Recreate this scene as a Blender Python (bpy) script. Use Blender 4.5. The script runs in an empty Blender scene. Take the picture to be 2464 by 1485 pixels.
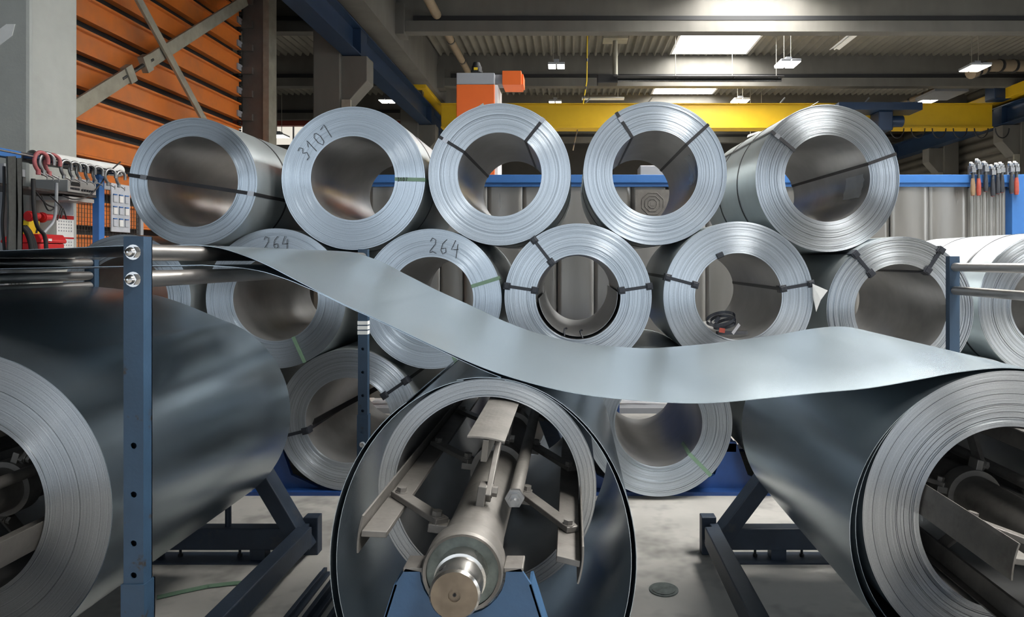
import bpy, bmesh, math, random
from mathutils import Vector, Matrix

# ------------------------------------------------------------------ camera, world, light, exposure
F, U0, V0, H = 1640.0, 1375.0, 628.0, 1.40      # focal length in px, principal point, eye height (2464x1485 frame)
scene = bpy.context.scene
C = scene.collection
cam_d = bpy.data.cameras.new('camera'); cam = bpy.data.objects.new('camera', cam_d); C.objects.link(cam)
cam.location = (0, 0, H); cam.rotation_euler = (math.radians(90), 0, 0)
cam_d.sensor_fit = 'HORIZONTAL'; cam_d.sensor_width = 36.0; cam_d.lens = F / 2464 * 36
cam_d.shift_x = -(U0 - 1232) / 2464; cam_d.shift_y = -(742.5 - V0) / 2464
cam_d.clip_start = 0.05; cam_d.clip_end = 200
scene.camera = cam
world = bpy.data.worlds.new('overcast_sky'); scene.world = world; world.use_nodes = True
world.node_tree.nodes['Background'].inputs[0].default_value = (0.80, 0.90, 1.0, 1)
world.node_tree.nodes['Background'].inputs[1].default_value = 0.6
scene.view_settings.view_transform = 'Standard'; scene.view_settings.look = 'None'
scene.view_settings.gamma = 1.0; scene.view_settings.use_curve_mapping = False
scene.view_settings.exposure = 0.18
scene.cycles.max_bounces = 5; scene.cycles.diffuse_bounces = 3; scene.cycles.glossy_bounces = 4; scene.cycles.transmission_bounces = 4; scene.cycles.sample_clamp_indirect = 6.0
SKYLIGHT = 48.0        # emission of the roof-light panes
def area(name, loc, rot, sx, sy, power, col):
    d = bpy.data.lights.new(name, 'AREA'); d.shape = 'RECTANGLE'; d.size = sx; d.size_y = sy; d.energy = power; d.color = col
    o = bpy.data.objects.new(name, d); C.objects.link(o); o.location = loc; o.rotation_euler = rot
    return o
# daylight entering through the open gate in the wall behind the camera
area('gate_daylight', (-1.6, -6.9, 2.35), (math.radians(90), 0, 0), 10.6, 4.2, 190, (0.80, 0.90, 1.0))

# ------------------------------------------------------------------ helpers
W = {}
def P(u, v, Y):
    return Vector(((u - U0) * Y / F, Y, H - (v - V0) * Y / F))
def props(o, label=None, cat=None, group=None, kind=None):
    if label: o['label'] = label
    if cat: o['category'] = cat
    if group: o['group'] = group
    if kind: o['kind'] = kind
    return o
def thing(name, label, cat, loc=(0, 0, 0), rot=None, group=None):
    o = bpy.data.objects.new(name, None); C.objects.link(o); o.empty_display_size = 0.05
    M = Matrix.Translation(Vector(loc))
    if rot is not None: M = M @ rot.to_4x4()
    o.matrix_world = M; W[o] = M
    return props(o, label, cat, group)
def frame(o, x, y, z):
    x, y, z = Vector(x).normalized(), Vector(y).normalized(), Vector(z).normalized()
    M = Matrix(((x.x, y.x, z.x, o[0]), (x.y, y.y, z.y, o[1]), (x.z, y.z, z.z, o[2]), (0, 0, 0, 1)))
    return M
def perp(d):
    d = d.normalized(); a = Vector((0, 0, 1)) if abs(d.z) < 0.9 else Vector((1, 0, 0))
    u = d.cross(a).normalized(); return u, d.cross(u).normalized()
class MB:
    def __init__(s): s.v = []; s.f = []; s.mi = []; s.sm = []; s.M = None
    def add(s, vs, fs, mi=0, smooth=False):
        b = len(s.v)
        for p in vs:
            p = Vector(p)
            s.v.append(s.M @ p if s.M is not None else p)
        for f in fs: s.f.append([b + i for i in f]); s.mi.append(mi); s.sm.append(smooth)
        return s
    def bx(s, x0, x1, y0, y1, z0, z1, mi=0):
        vs = [(x, y, z) for x in (x0, x1) for y in (y0, y1) for z in (z0, z1)]
        return s.add(vs, [(0, 1, 3, 2), (4, 6, 7, 5), (0, 4, 5, 1), (2, 3, 7, 6), (0, 2, 6, 4), (1, 5, 7, 3)], mi)
    def bar(s, p0, p1, w, t, up=(0, 0, 1), mi=0):          # box between two points, w across (perp. to up), t along up
        p0, p1 = Vector(p0), Vector(p1); d = p1 - p0; L = d.length; d.normalize()
        x = d.cross(Vector(up)); x = x.normalized() if x.length > 1e-5 else perp(d)[0]
        z = x.cross(d).normalized()
        old = s.M; s.M = (old @ frame(p0, x, d, z)) if old is not None else frame(p0, x, d, z)
        s.bx(-w / 2, w / 2, 0, L, -t / 2, t / 2, mi); s.M = old; return s
    def cyl(s, p0, p1, r, r1=None, n=16, mi=0, caps=True, smooth=True):
        p0, p1 = Vector(p0), Vector(p1); r1 = r if r1 is None else r1
        a, b = perp(p1 - p0)
        c0 = [p0 + (a * math.cos(k * 2 * math.pi / n) + b * math.sin(k * 2 * math.pi / n)) * r for k in range(n)]
        c1 = [p1 + (a * math.cos(k * 2 * math.pi / n) + b * math.sin(k * 2 * math.pi / n)) * r1 for k in range(n)]
        s.add(c0 + c1, [(k, (k + 1) % n, n + (k + 1) % n, n + k) for k in range(n)], mi, smooth)
        if caps:
            s.add(c0, [list(range(n))[::-1]], mi); s.add(c1, [list(range(n))], mi)
        return s
    def tube(s, pts, r, n=8, mi=0, closed=False):
        pts = [Vector(p) for p in pts]; m = len(pts); rings = []
        for i, p in enumerate(pts):
            d = (pts[(i + 1) % m] - pts[i - 1]) if closed else (pts[min(i + 1, m - 1)] - pts[max(i - 1, 0)])
            d.normalize()
            if i == 0: a, b = perp(d)
            else:
                a = (a - d * a.dot(d)).normalized(); b = d.cross(a)
            rings += [p + (a * math.cos(k * 2 * math.pi / n) + b * math.sin(k * 2 * math.pi / n)) * r for k in range(n)]
        fs = []
        for i in range(m if closed else m - 1):
            j = (i + 1) % m
            fs += [(i * n + k, i * n + (k + 1) % n, j * n + (k + 1) % n, j * n + k) for k in range(n)]
        s.add(rings, fs, mi, True)
        if not closed:
            s.add(rings[:n], [list(range(n))[::-1]], mi); s.add(rings[-n:], [list(range(n))], mi)
        return s
    def prism(s, pts, vec, mi=0):                            # planar outline extruded
        pts = [Vector(p) for p in pts]; n = len(pts); vec = Vector(vec)
        s.add(pts + [p + vec for p in pts], [(k, (k + 1) % n, n + (k + 1) % n, n + k) for k in range(n)] + [list(range(n))[::-1], list(range(n, 2 * n))], mi)
        return s
    def rev(s, prof, n=64, mi=None, smooth=True):            # revolve (r, y) profile about local Y; each segment is sharp-edged
        mi = mi or [0] * (len(prof) - 1)
        cs = [(math.cos(k * 2 * math.pi / n), math.sin(k * 2 * math.pi / n)) for k in range(n)]
        for i in range(len(prof) - 1):
            (r0, y0), (r1, y1) = prof[i], prof[i + 1]
            vs = [(c * r0, y0, q * r0) for c, q in cs] + [(c * r1, y1, q * r1) for c, q in cs]
            s.add(vs, [(k, n + k, n + (k + 1) % n, (k + 1) % n) for k in range(n)], mi[i], smooth)
        return s
    def sheet(s, sec, y0, y1, t=0.0012, mi=0, closed=False):  # (x, z) section swept along Y, with thickness
        m = len(sec); nrm = []
        for i in range(m):
            a = Vector(sec[(i - 1) % m] if closed else sec[max(i - 1, 0)]); b = Vector(sec[(i + 1) % m] if closed else sec[min(i + 1, m - 1)])
            d = (b - a).normalized(); nrm.append(Vector((-d.y, d.x)) * t / 2)
        A = [(p[0] + q.x, p[1] + q.y) for p, q in zip(sec, nrm)]; B = [(p[0] - q.x, p[1] - q.y) for p, q in zip(sec, nrm)]
        vs = []
        for L in (A, B):
            for y in (y0, y1): vs += [(x, y, z) for x, z in L]
        segs = [(i, (i + 1) % m) for i in range(m if closed else m - 1)]
        s.add(vs, [(i, m + i, m + j, j) for i, j in segs], mi, True)
        s.add(vs, [(2 * m + i, 2 * m + j, 3 * m + j, 3 * m + i) for i, j in segs], mi, True)
        s.add(vs, [(i, j, 2 * m + j, 2 * m + i) for i, j in segs] + [(m + i, 3 * m + i, 3 * m + j, m + j) for i, j in segs], mi)
        if not closed:
            s.add(vs, [(0, 2 * m, 3 * m, m), (m - 1, 2 * m - 1, 4 * m - 1, 3 * m - 1)], mi)
        return s
    def plate(s, outline, holes, vec, mi=0):                 # outline/holes: lists of 3D points in a plane; real through holes
        bm = bmesh.new(); loops = []
        for L in [outline] + holes:
            vv = [bm.verts.new(p) for p in L]; loops.append(vv)
            for i in range(len(vv)): bm.edges.new((vv[i], vv[(i + 1) % len(vv)]))
        bmesh.ops.triangle_fill(bm, use_beauty=True, edges=bm.edges[:])
        bm.verts.index_update(); bm.faces.ensure_lookup_table()
        vs = [v.co.copy() for v in bm.verts]; fs = [[v.index for v in f.verts] for f in bm.faces]; n = len(vs); vec = Vector(vec)
        s.add(vs, [f[::-1] for f in fs], mi); s.add([p + vec for p in vs], fs, mi)
        for L in loops:
            k = len(L); pts = [v.co.copy() for v in L]
            s.add(pts + [p + vec for p in pts], [(i, (i + 1) % k, k + (i + 1) % k, k + i) for i in range(k)], mi)
        bm.free(); return s
    def build(s, name, mats, parent=None, bevel=0, fix=True, origin=None):
        me = bpy.data.meshes.new(name)
        Wp = W.get(parent, Matrix())
        O = Matrix.Translation(origin) if origin is not None else Matrix()
        inv = O.inverted() @ Wp.inverted()
        me.from_pydata([inv @ v for v in s.v], [], s.f)
        if not isinstance(mats, (list, tuple)): mats = [mats]
        for m in mats: me.materials.append(m)
        me.polygons.foreach_set('material_index', s.mi); me.polygons.foreach_set('use_smooth', s.sm)
        if fix:
            bm = bmesh.new(); bm.from_mesh(me); bmesh.ops.recalc_face_normals(bm, faces=bm.faces[:]); bm.to_mesh(me); bm.free()
        me.update()
        o = bpy.data.objects.new(name, me); C.objects.link(o)
        if parent is not None: o.parent = parent
        o.matrix_local = O
        W[o] = Wp @ O
        if bevel:
            b = o.modifiers.new('bevel', 'BEVEL'); b.width = bevel; b.segments = 2; b.limit_method = 'ANGLE'
        return o
def one(name, mb, mats, label, cat, group=None, bevel=0):    # a thing that is a single mesh: origin at its base centre
    c = [(min(p[k] for p in mb.v), max(p[k] for p in mb.v)) for k in range(3)]
    o = mb.build(name, mats, None, bevel, origin=Vector(((c[0][0] + c[0][1]) / 2, (c[1][0] + c[1][1]) / 2, c[2][0])))
    return props(o, label, cat, group)
def struct(name, mb, mats, parent=None, fix=True):
    o = mb.build(name, mats, parent, fix=fix)
    if parent is None: o['kind'] = 'structure'
    return o
def instance(o, name, parent, M):                            # shares mesh data; M local to parent
    c = bpy.data.objects.new(name, o.data); C.objects.link(c); c.parent = parent; c.matrix_local = M; W[c] = W.get(parent, Matrix()) @ M
    return c
def copy_tree(o, parent=None):
    c = o.copy(); C.objects.link(c); c.parent = parent
    for ch in list(o.children): copy_tree(ch, c)
    return c
def circ(cx, cz, r, n=16, y=0.0):
    return [Vector((cx + r * math.cos(k * 2 * math.pi / n), y, cz + r * math.sin(k * 2 * math.pi / n))) for k in range(n)]

# ------------------------------------------------------------------ materials
def mat(name, col, rough=0.5, metal=0.0, var=0.0, vscale=6.0, bump=0.0, bscale=60.0, dirt=None, dscale=4.0, dlo=0.55, dhi=0.7, stretch=None, spec=None, rvar=0.0):
    m = bpy.data.materials.new(name); m.use_nodes = True; nt = m.node_tree; N = nt.nodes; L = nt.links
    b = N['Principled BSDF']; b.inputs['Roughness'].default_value = rough; b.inputs['Metallic'].default_value = metal
    b.inputs['Base Color'].default_value = (*col, 1)
    if spec is not None: b.inputs['Specular IOR Level'].default_value = spec
    tc = N.new('ShaderNodeTexCoord'); mp = N.new('ShaderNodeMapping'); L.new(tc.outputs['Object'], mp.inputs[0])
    if stretch: mp.inputs['Scale'].default_value = stretch
    csock = None
    if var > 0:
        n = N.new('ShaderNodeTexNoise'); n.inputs['Scale'].default_value = vscale; n.inputs['Detail'].default_value = 3; n.inputs['Roughness'].default_value = 0.62
        L.new(mp.outputs[0], n.inputs['Vector'])
        r = N.new('ShaderNodeMapRange'); r.inputs[1].default_value = 0.25; r.inputs[2].default_value = 0.75; r.inputs[3].default_value = 1 - var; r.inputs[4].default_value = 1 + var
        L.new(n.outputs[0], r.inputs[0])
        x = N.new('ShaderNodeVectorMath'); x.operation = 'SCALE'; x.inputs[0].default_value = col; L.new(r.outputs[0], x.inputs['Scale']); csock = x.outputs[0]
        if rvar:
            q = N.new('ShaderNodeMapRange'); q.inputs[1].default_value = 0.25; q.inputs[2].default_value = 0.75; q.inputs[3].default_value = rough - rvar; q.inputs[4].default_value = rough + rvar
            L.new(n.outputs[0], q.inputs[0]); L.new(q.outputs[0], b.inputs['Roughness'])
    if dirt:
        n = N.new('ShaderNodeTexNoise'); n.inputs['Scale'].default_value = dscale; n.inputs['Detail'].default_value = 4; n.inputs['Roughness'].default_value = 0.7
        L.new(mp.outputs[0], n.inputs['Vector'])
        r = N.new('ShaderNodeMapRange'); r.inputs[1].default_value = dlo; r.inputs[2].default_value = dhi; L.new(n.outputs[0], r.inputs[0])
        x = N.new('ShaderNodeMix'); x.data_type = 'RGBA'; x.inputs[6].default_value = (*col, 1); x.inputs[7].default_value = (*dirt, 1)
        if csock: L.new(csock, x.inputs[6])
        L.new(r.outputs[0], x.inputs[0]); csock = x.outputs[2]
    if csock: L.new(csock, b.inputs['Base Color'])
    if bump > 0:
        n = N.new('ShaderNodeTexNoise'); n.inputs['Scale'].default_value = bscale; n.inputs['Detail'].default_value = 4; L.new(mp.outputs[0], n.inputs['Vector'])
        u = N.new('ShaderNodeBump'); u.inputs['Strength'].default_value = bump; u.inputs['Distance'].default_value = 0.01
        L.new(n.outputs[0], u.inputs['Height']); L.new(u.outputs[0], b.inputs['Normal'])
    return m
def emis(name, col, s):
    m = bpy.data.materials.new(name); m.use_nodes = True; N = m.node_tree.nodes
    N.remove(N['Principled BSDF']); e = N.new('ShaderNodeEmission'); e.inputs[0].default_value = (*col, 1); e.inputs[1].default_value = s
    m.node_tree.links.new(e.outputs[0], N['Material Output'].inputs[0]); return m
def edge_mat(name, col, rough, freq, depth, aniso=0.9):      # stacked sheet edges: fine concentric layers
    m = bpy.data.materials.new(name); m.use_nodes = True; nt = m.node_tree; N = nt.nodes; L = nt.links
    b = N['Principled BSDF']; b.inputs['Metallic'].default_value = 0.9; b.inputs['Roughness'].default_value = rough; b.inputs['Anisotropic'].default_value = aniso
    tg = N.new('ShaderNodeTangent'); tg.direction_type = 'RADIAL'; tg.axis = 'Y'; b.inputs['Anisotropic Rotation'].default_value = 0.25; L.new(tg.outputs[0], b.inputs['Tangent'])
    tc = N.new('ShaderNodeTexCoord'); s = N.new('ShaderNodeSeparateXYZ'); L.new(tc.outputs['Object'], s.inputs[0])
    cx = N.new('ShaderNodeCombineXYZ'); L.new(s.outputs[0], cx.inputs[0]); L.new(s.outputs[2], cx.inputs[1])
    ln = N.new('ShaderNodeVectorMath'); ln.operation = 'LENGTH'; L.new(cx.outputs[0], ln.inputs[0])
    n = N.new('ShaderNodeTexNoise'); n.noise_dimensions = '1D'; n.inputs['Scale'].default_value = freq; n.inputs['Detail'].default_value = 5; n.inputs['Roughness'].default_value = 0.75
    L.new(ln.outputs['Value'], n.inputs['W'])
    n2 = N.new('ShaderNodeTexNoise'); n2.inputs['Scale'].default_value = 260; n2.inputs['Detail'].default_value = 2; L.new(tc.outputs['Object'], n2.inputs['Vector'])
    ad = N.new('ShaderNodeMath'); ad.operation = 'MULTIPLY_ADD'; ad.inputs[1].default_value = 0.25; L.new(n2.outputs[0], ad.inputs[0]); L.new(n.outputs[0], ad.inputs[2])
    r = N.new('ShaderNodeMapRange'); r.inputs[1].default_value = 0.38; r.inputs[2].default_value = 0.85; r.inputs[3].default_value = depth; r.inputs[4].default_value = 1.12
    L.new(ad.outputs[0], r.inputs[0])
    x = N.new('ShaderNodeVectorMath'); x.operation = 'SCALE'; x.inputs[0].default_value = col; L.new(r.outputs[0], x.inputs['Scale']); L.new(x.outputs[0], b.inputs['Base Color'])
    u = N.new('ShaderNodeBump'); u.inputs['Strength'].default_value = 0.35; u.inputs['Distance'].default_value = 0.002; L.new(ad.outputs[0], u.inputs['Height']); L.new(u.outputs[0], b.inputs['Normal'])
    return m
M_EDGE = edge_mat('stacked_sheet_edges', (0.52, 0.57, 0.62), 0.29, 210, 0.62)
M_EDGE_C = edge_mat('stacked_sheet_edges_coarse', (0.53, 0.565, 0.60), 0.32, 75, 0.56)
M_EDGE_N = edge_mat('stacked_sheet_edges_near', (0.46, 0.475, 0.49), 0.34, 300, 0.58)
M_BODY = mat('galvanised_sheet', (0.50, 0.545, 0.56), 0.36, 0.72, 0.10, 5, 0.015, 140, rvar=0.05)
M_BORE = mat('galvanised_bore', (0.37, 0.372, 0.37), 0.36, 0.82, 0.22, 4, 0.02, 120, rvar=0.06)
M_NEAR = mat('galvanised_near', (0.42, 0.485, 0.53), 0.27, 0.92, 0.04, 2)
M_STRIP = mat('galvanised_strip', (0.365, 0.435, 0.482), 0.27, 0.80, 0.03, 2.0)
M_STRAP = mat('steel_strap', (0.035, 0.034, 0.036), 0.45, 0.6, 0.2, 20)
M_SEAL = mat('strap_seal', (0.42, 0.42, 0.44), 0.3, 0.9)
M_PLASTIC = mat('black_plastic', (0.012, 0.014, 0.02), 0.42)
M_GREEN = mat('green_band', (0.15, 0.245, 0.165), 0.5, 0, 0.1, 30)
M_INK = mat('marker_ink', (0.012, 0.012, 0.015), 0.6)
M_FILM = mat('clear_film', (0.8, 0.82, 0.85), 0.12)
M_FILM.node_tree.nodes['Principled BSDF'].inputs['Alpha'].default_value = 0.28
M_FILM.node_tree.nodes['Principled BSDF'].inputs['IOR'].default_value = 1.6
M_PAPER = mat('paper', (0.72, 0.72, 0.70), 0.8, 0, 0.05, 10)
M_POST = mat('blue_post_paint', (0.019, 0.044, 0.080), 0.50, 0.0, 0.16, 9, 0.05, 90, dirt=(0.022, 0.017, 0.015), dscale=13, dlo=0.62, dhi=0.68)
M_STAND = mat('dark_blue_stand_paint', (0.017, 0.027, 0.045), 0.5, 0, 0.25, 8, 0.05, 90, dirt=(0.06, 0.055, 0.05), dscale=6, dlo=0.58, dhi=0.8)
M_CRADLE = mat('blue_cradle_paint', (0.024, 0.066, 0.135), 0.5, 0, 0.18, 9, 0.06, 90, dirt=(0.03, 0.024, 0.02), dscale=7, dlo=0.62, dhi=0.70)
M_RACKBLUE = mat('bright_blue_paint', (0.032, 0.135, 0.38), 0.42, 0, 0.10, 6)
M_DEEPBLUE = mat('deep_blue_paint', (0.010, 0.045, 0.17), 0.45, 0, 0.2, 6)
M_DUSTY = mat('dusty_steel', (0.150, 0.140, 0.128), 0.52, 0.5, 0.22, 14, 0.06, 80, dirt=(0.08, 0.068, 0.058), dscale=9, dlo=0.55, dhi=0.8)
M_SHAFT = mat('machined_steel', (0.50, 0.48, 0.45), 0.28, 1.0, 0.12, 20, rvar=0.08)
M_RUST = mat('browned_steel', (0.17, 0.135, 0.10), 0.45, 0.7, 0.35, 14, 0.05, 80)
M_BEARING = mat('greased_bearing', (0.10, 0.115, 0.105), 0.45, 0.4, 0.5, 26, 0.1, 60)
M_ROLLER = mat('roller_steel', (0.42, 0.40, 0.38), 0.36, 0.95, 0.20, 7, stretch=(1, 0.3, 1), dirt=(0.13, 0.12, 0.115), dscale=5, dlo=0.5, dhi=0.75)
M_CHROME = mat('bright_nut', (0.62, 0.61, 0.6), 0.22, 1.0)
M_DARK = mat('dark_interior', (0.008, 0.008, 0.009), 0.8)
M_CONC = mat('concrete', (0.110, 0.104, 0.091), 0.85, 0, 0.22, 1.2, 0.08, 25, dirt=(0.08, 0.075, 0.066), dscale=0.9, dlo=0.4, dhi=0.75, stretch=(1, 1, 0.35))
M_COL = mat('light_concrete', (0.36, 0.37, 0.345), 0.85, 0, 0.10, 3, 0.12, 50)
M_FLOOR = mat('concrete_floor', (0.40, 0.385, 0.355), 0.55, 0, 0.12, 3.5, 0.05, 40, dirt=(0.11, 0.105, 0.10), dscale=1.7, dlo=0.50, dhi=0.72, rvar=0.1)
M_DECK = mat('roof_deck_steel', (0.17, 0.158, 0.130), 0.6, 0.2, 0.15, 2)
M_ORANGE = mat('orange_paint', (0.60, 0.165, 0.028), 0.36, 0, 0.12, 2.2, 0.02, 30, dirt=(0.40, 0.14, 0.05), dscale=1.6, dlo=0.5, dhi=0.8)
M_ORANGE2 = mat('bright_orange_paint', (0.72, 0.125, 0.012), 0.45, 0, 0.03, 5)
M_GREYP = mat('grey_paint', (0.30, 0.31, 0.33), 0.5, 0, 0.05, 5)
M_UPRIGHT = mat('brown_grey_steel', (0.115, 0.10, 0.088), 0.6, 0.2, 0.15, 4)
M_GALVB = mat('brace_galvanised', (0.30, 0.285, 0.235), 0.55, 0.4, 0.2, 6)
M_YELLOW = mat('crane_yellow', (0.58, 0.36, 0.008), 0.45, 0, 0.06, 3)
M_NAVY = mat('crane_rail_blue', (0.014, 0.031, 0.068), 0.35, 0.1, 0.12, 3)
M_BLACK = mat('black_rubber', (0.012, 0.012, 0.013), 0.6)
M_BELT = mat('dark_webbing', (0.035, 0.037, 0.035), 0.85, 0, 0.25, 30, 0.1, 200)
M_RED = mat('red_plastic', (0.45, 0.015, 0.018), 0.4, 0, 0.08, 8)
M_REDBEAM = mat('dark_red_paint', (0.20, 0.035, 0.022), 0.6)
M_PINK = mat('worn_red_paint', (0.34, 0.085, 0.09), 0.5, 0, 0.25, 25)
M_YEL2 = mat('yellow_box', (0.70, 0.48, 0.01), 0.5)
M_WOOD = mat('handle_wood', (0.20, 0.13, 0.07), 0.6, 0, 0.3, 30, stretch=(1, 1, 0.2))
M_HRED = mat('handle_red', (0.30, 0.05, 0.032), 0.5, 0, 0.2, 40)
M_HBLK = mat('handle_black', (0.02, 0.022, 0.028), 0.45)
M_STEEL = mat('tool_steel', (0.34, 0.34, 0.34), 0.35, 0.95, 0.2, 30)
M_STEELD = mat('dark_tool_steel', (0.10, 0.10, 0.10), 0.4, 0.9, 0.3, 30)
M_SILVER = mat('silver_plastic', (0.42, 0.42, 0.41), 0.4, 0.3)
M_PANEL = mat('rolled_sheet_panel', (0.27, 0.258, 0.24), 0.34, 0.65, 0.10, 1.8, 0.012, 60, stretch=(3, 1, 0.5), rvar=0.08)
M_WALL = mat('corrugated_wall', (0.115, 0.105, 0.085), 0.65, 0.1, 0.2, 1.5)
M_WALLB = mat('dark_back_wall', (0.060, 0.056, 0.050), 0.75, 0, 0.2, 1.0)
M_PIPE = mat('tan_pipe_lagging', (0.20, 0.15, 0.095), 0.7, 0, 0.12, 6)
M_LAMP = emis('lamp_light', (1.0, 0.97, 0.88), 9.0)
M_SKY = emis('rooflight_daylight', (1.0, 0.985, 0.95), SKYLIGHT)
M_WIN = emis('window_daylight', (1.0, 0.94, 0.82), 0.75)
M_SIDELIGHT = emis('added_side_light', (0.86, 0.93, 1.0), 12.0)  # glow of the unseen panes added in the right wall
M_WHITE = mat('white_enamel', (0.75, 0.75, 0.73), 0.4)
M_BAG = mat('plastic_sleeve', (0.50, 0.52, 0.56), 0.25, 0, 0.15, 12)
M_WIRE = mat('mesh_wire', (0.05, 0.045, 0.04), 0.6, 0.4)

# ------------------------------------------------------------------ the hall
XL, XR, YB, YF, ZC = -12.0, 11.8, 27.0, -7.0, 6.40
BEAMS = [-3.1, 0.8, 4.7, 8.6, 12.5, 16.4, 20.3, 24.2]
SX0, SX1 = 2.40, 4.15
struct('floor', MB().bx(XL, XR, YF, YB, -0.15, 0.0), M_FLOOR)
struct('wall_back', MB().bx(XL, XR, YB, YB + 0.2, 0, ZC + 0.3), M_WALLB)
struct('wall_left', MB().bx(XL - 0.2, XL, YF, YB, 0, ZC + 0.3), M_WALLB)
m = MB()                                                     # wall behind the camera with an open gate
m.bx(XL, -7.0, YF - 0.2, YF, 0, ZC + 0.3).bx(3.8, XR, YF - 0.2, YF, 0, ZC + 0.3).bx(-7.0, 3.8, YF - 0.2, YF, 4.5, ZC + 0.3).bx(-7.0, 3.8, YF - 0.2, YF, 0, 0.2)
struct('wall_rear', m, M_WALLB)
m = MB(); sec = []                                           # corrugated right wall: horizontal ribs
z = 0.0
while z < ZC + 0.25:
    sec += [(XR, z), (XR, z + 0.10), (XR + 0.045, z + 0.13), (XR + 0.045, z + 0.22)]; z += 0.25
m.sheet(sec, 10.0, YB, 0.004); m.sheet([s_ for s_ in sec if s_[1] < 1.9], YF, 10.0, 0.004); m.sheet([s_ for s_ in sec if s_[1] > 4.6], YF, 10.0, 0.004)
for y_ in (-7.0, -3.6, 0.3, 4.2, 8.1): m.bx(XR, XR + 0.05, y_, y_ + 1.9, 1.7, 4.8)
struct('wall_right', m, M_WALL)
for k, y_ in enumerate((-5.1, -1.7, 2.2, 6.1)):              # unseen panes added beside the camera for side light and streaks on the coils
    w = struct('window_%d' % (20 + k), MB().bx(XR + 0.03, XR + 0.05, y_, y_ + 2.0 - (0.5 if k == 0 else 0), 1.75, 2.65).bx(XR + 0.03, XR + 0.05, y_, y_ + 2.0 - (0.5 if k == 0 else 0), 3.55, 4.75), M_SIDELIGHT)
    MB().bx(XR + 0.02, XR + 0.05, y_ - 0.05, y_ + 2.05, 2.63, 3.57).build('spandrel', M_WALL, w)  # splits the added panes into two light bands
    m = MB()
    for z_ in (1.75, 2.62, 3.55, 4.72): m.bx(XR - 0.02, XR + 0.04, y_, y_ + 2.0 - (0.5 if k == 0 else 0), z_, z_ + 0.05)
    m.build('glazing_bar', M_GREYP, w)
# inner wall of the side aisle with a row of lit windows and a dark red beam
m = MB().bx(XL, -5.0, 20.6, 20.8, 0, 4.9).bx(XL, -5.0, 20.6, 20.8, 5.6, ZC)
m.bx(-7.2, -5.0, 20.6, 20.8, 4.9, 5.6)
struct('wall_aisle', m, M_WALLB)
m = MB()
for x in [XL + k * 1.2 for k in range(4)]: m.bx(x + 0.02, x + 1.18, 20.62, 20.64, 4.92, 5.46)
w = struct('window_1', m, M_WIN)
m = MB()
for x in [XL + k * 1.2 for k in range(5)]: m.bx(x - 0.02, x + 0.02, 20.58, 20.66, 4.9, 5.48)
m.build('window_frame', M_GREYP, w)
one('red_beam', MB().bx(XL, -5.0, 20.45, 20.6, 5.46, 5.70), M_REDBEAM, 'dark red steel beam above the bright window far behind the orange storage', 'beam')

# corrugated roof deck with openings for the roof lights
def deck(x0, x1, y0, y1, mb):
    n = max(1, round((x1 - x0) / 0.178)); p = (x1 - x0) / n; sec = []
    for k in range(n):
        x = x0 + k * p; sec += [(x, ZC + 0.02), (x + p * 0.50, ZC + 0.02), (x + p * 0.64, ZC - 0.055), (x + p * 0.86, ZC - 0.055)]
    sec.append((x1, ZC + 0.02)); mb.sheet(sec, y0, y1, 0.003)
m = MB(); deck(XL, SX0, YF, YB, m); deck(SX1, XR, YF, YB, m)
ys = [YF] + [v for b in BEAMS for v in (b + 0.75, b + 3.75)][:-2] + [YB]
for k in range(0, len(ys), 2): deck(SX0, SX1, ys[k], ys[k + 1], m)
struct('ceiling', m, M_DECK)
for k, b in enumerate(BEAMS[:-1]):
    y0, y1 = b + 0.75, b + 3.75
    m = MB(); t = 0.55
    m.bx(SX0 - 0.05, SX0, y0, y1, ZC - 0.06, ZC + t).bx(SX1, SX1 + 0.05, y0, y1, ZC - 0.06, ZC + t)
    m.bx(SX0 - 0.05, SX1 + 0.05, y0 - 0.05, y0, ZC - 0.06, ZC + t).bx(SX0 - 0.05, SX1 + 0.05, y1, y1 + 0.05, ZC - 0.06, ZC + t)
    w = struct('window_%d' % (k + 2), m, M_WHITE)
    m = MB(); sec = [(SX0 + (SX1 - SX0) * i / 12, ZC + t - 0.02 + 0.22 * math.sin(math.pi * i / 12)) for i in range(13)]
    m.sheet(sec, y0 - 0.02, y1 + 0.02, 0.01); m.build('pane', M_SKY, w)
    m = MB()
    for yy in (y0 + 0.02, (y0 + y1) / 2, y1 - 0.02): m.tube([(x, yy, z - 0.03) for x, z in sec], 0.012, 6)
    m.build('glazing_bar', M_PIPE, w)

# concrete cross beams: web, dark cable slot, bottom flange; girder above the crane rail
for k, b in enumerate(BEAMS):
    m = MB(); zb = H + 4.21
    m.bx(XL, XR, b, b + 0.24, zb, zb + 0.20).bx(XL, XR, b + 0.03, b + 0.21, zb + 0.20, ZC + 0.03)
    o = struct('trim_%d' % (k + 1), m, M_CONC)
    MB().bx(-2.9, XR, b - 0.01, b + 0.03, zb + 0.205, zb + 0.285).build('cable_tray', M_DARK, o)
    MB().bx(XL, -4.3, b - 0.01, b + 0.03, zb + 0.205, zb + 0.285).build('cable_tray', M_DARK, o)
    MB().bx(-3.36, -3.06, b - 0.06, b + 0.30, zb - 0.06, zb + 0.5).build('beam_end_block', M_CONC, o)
struct('trim_20', MB().bx(-3.62, -3.22, YF, YB, 5.44, ZC), M_CONC)

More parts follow.
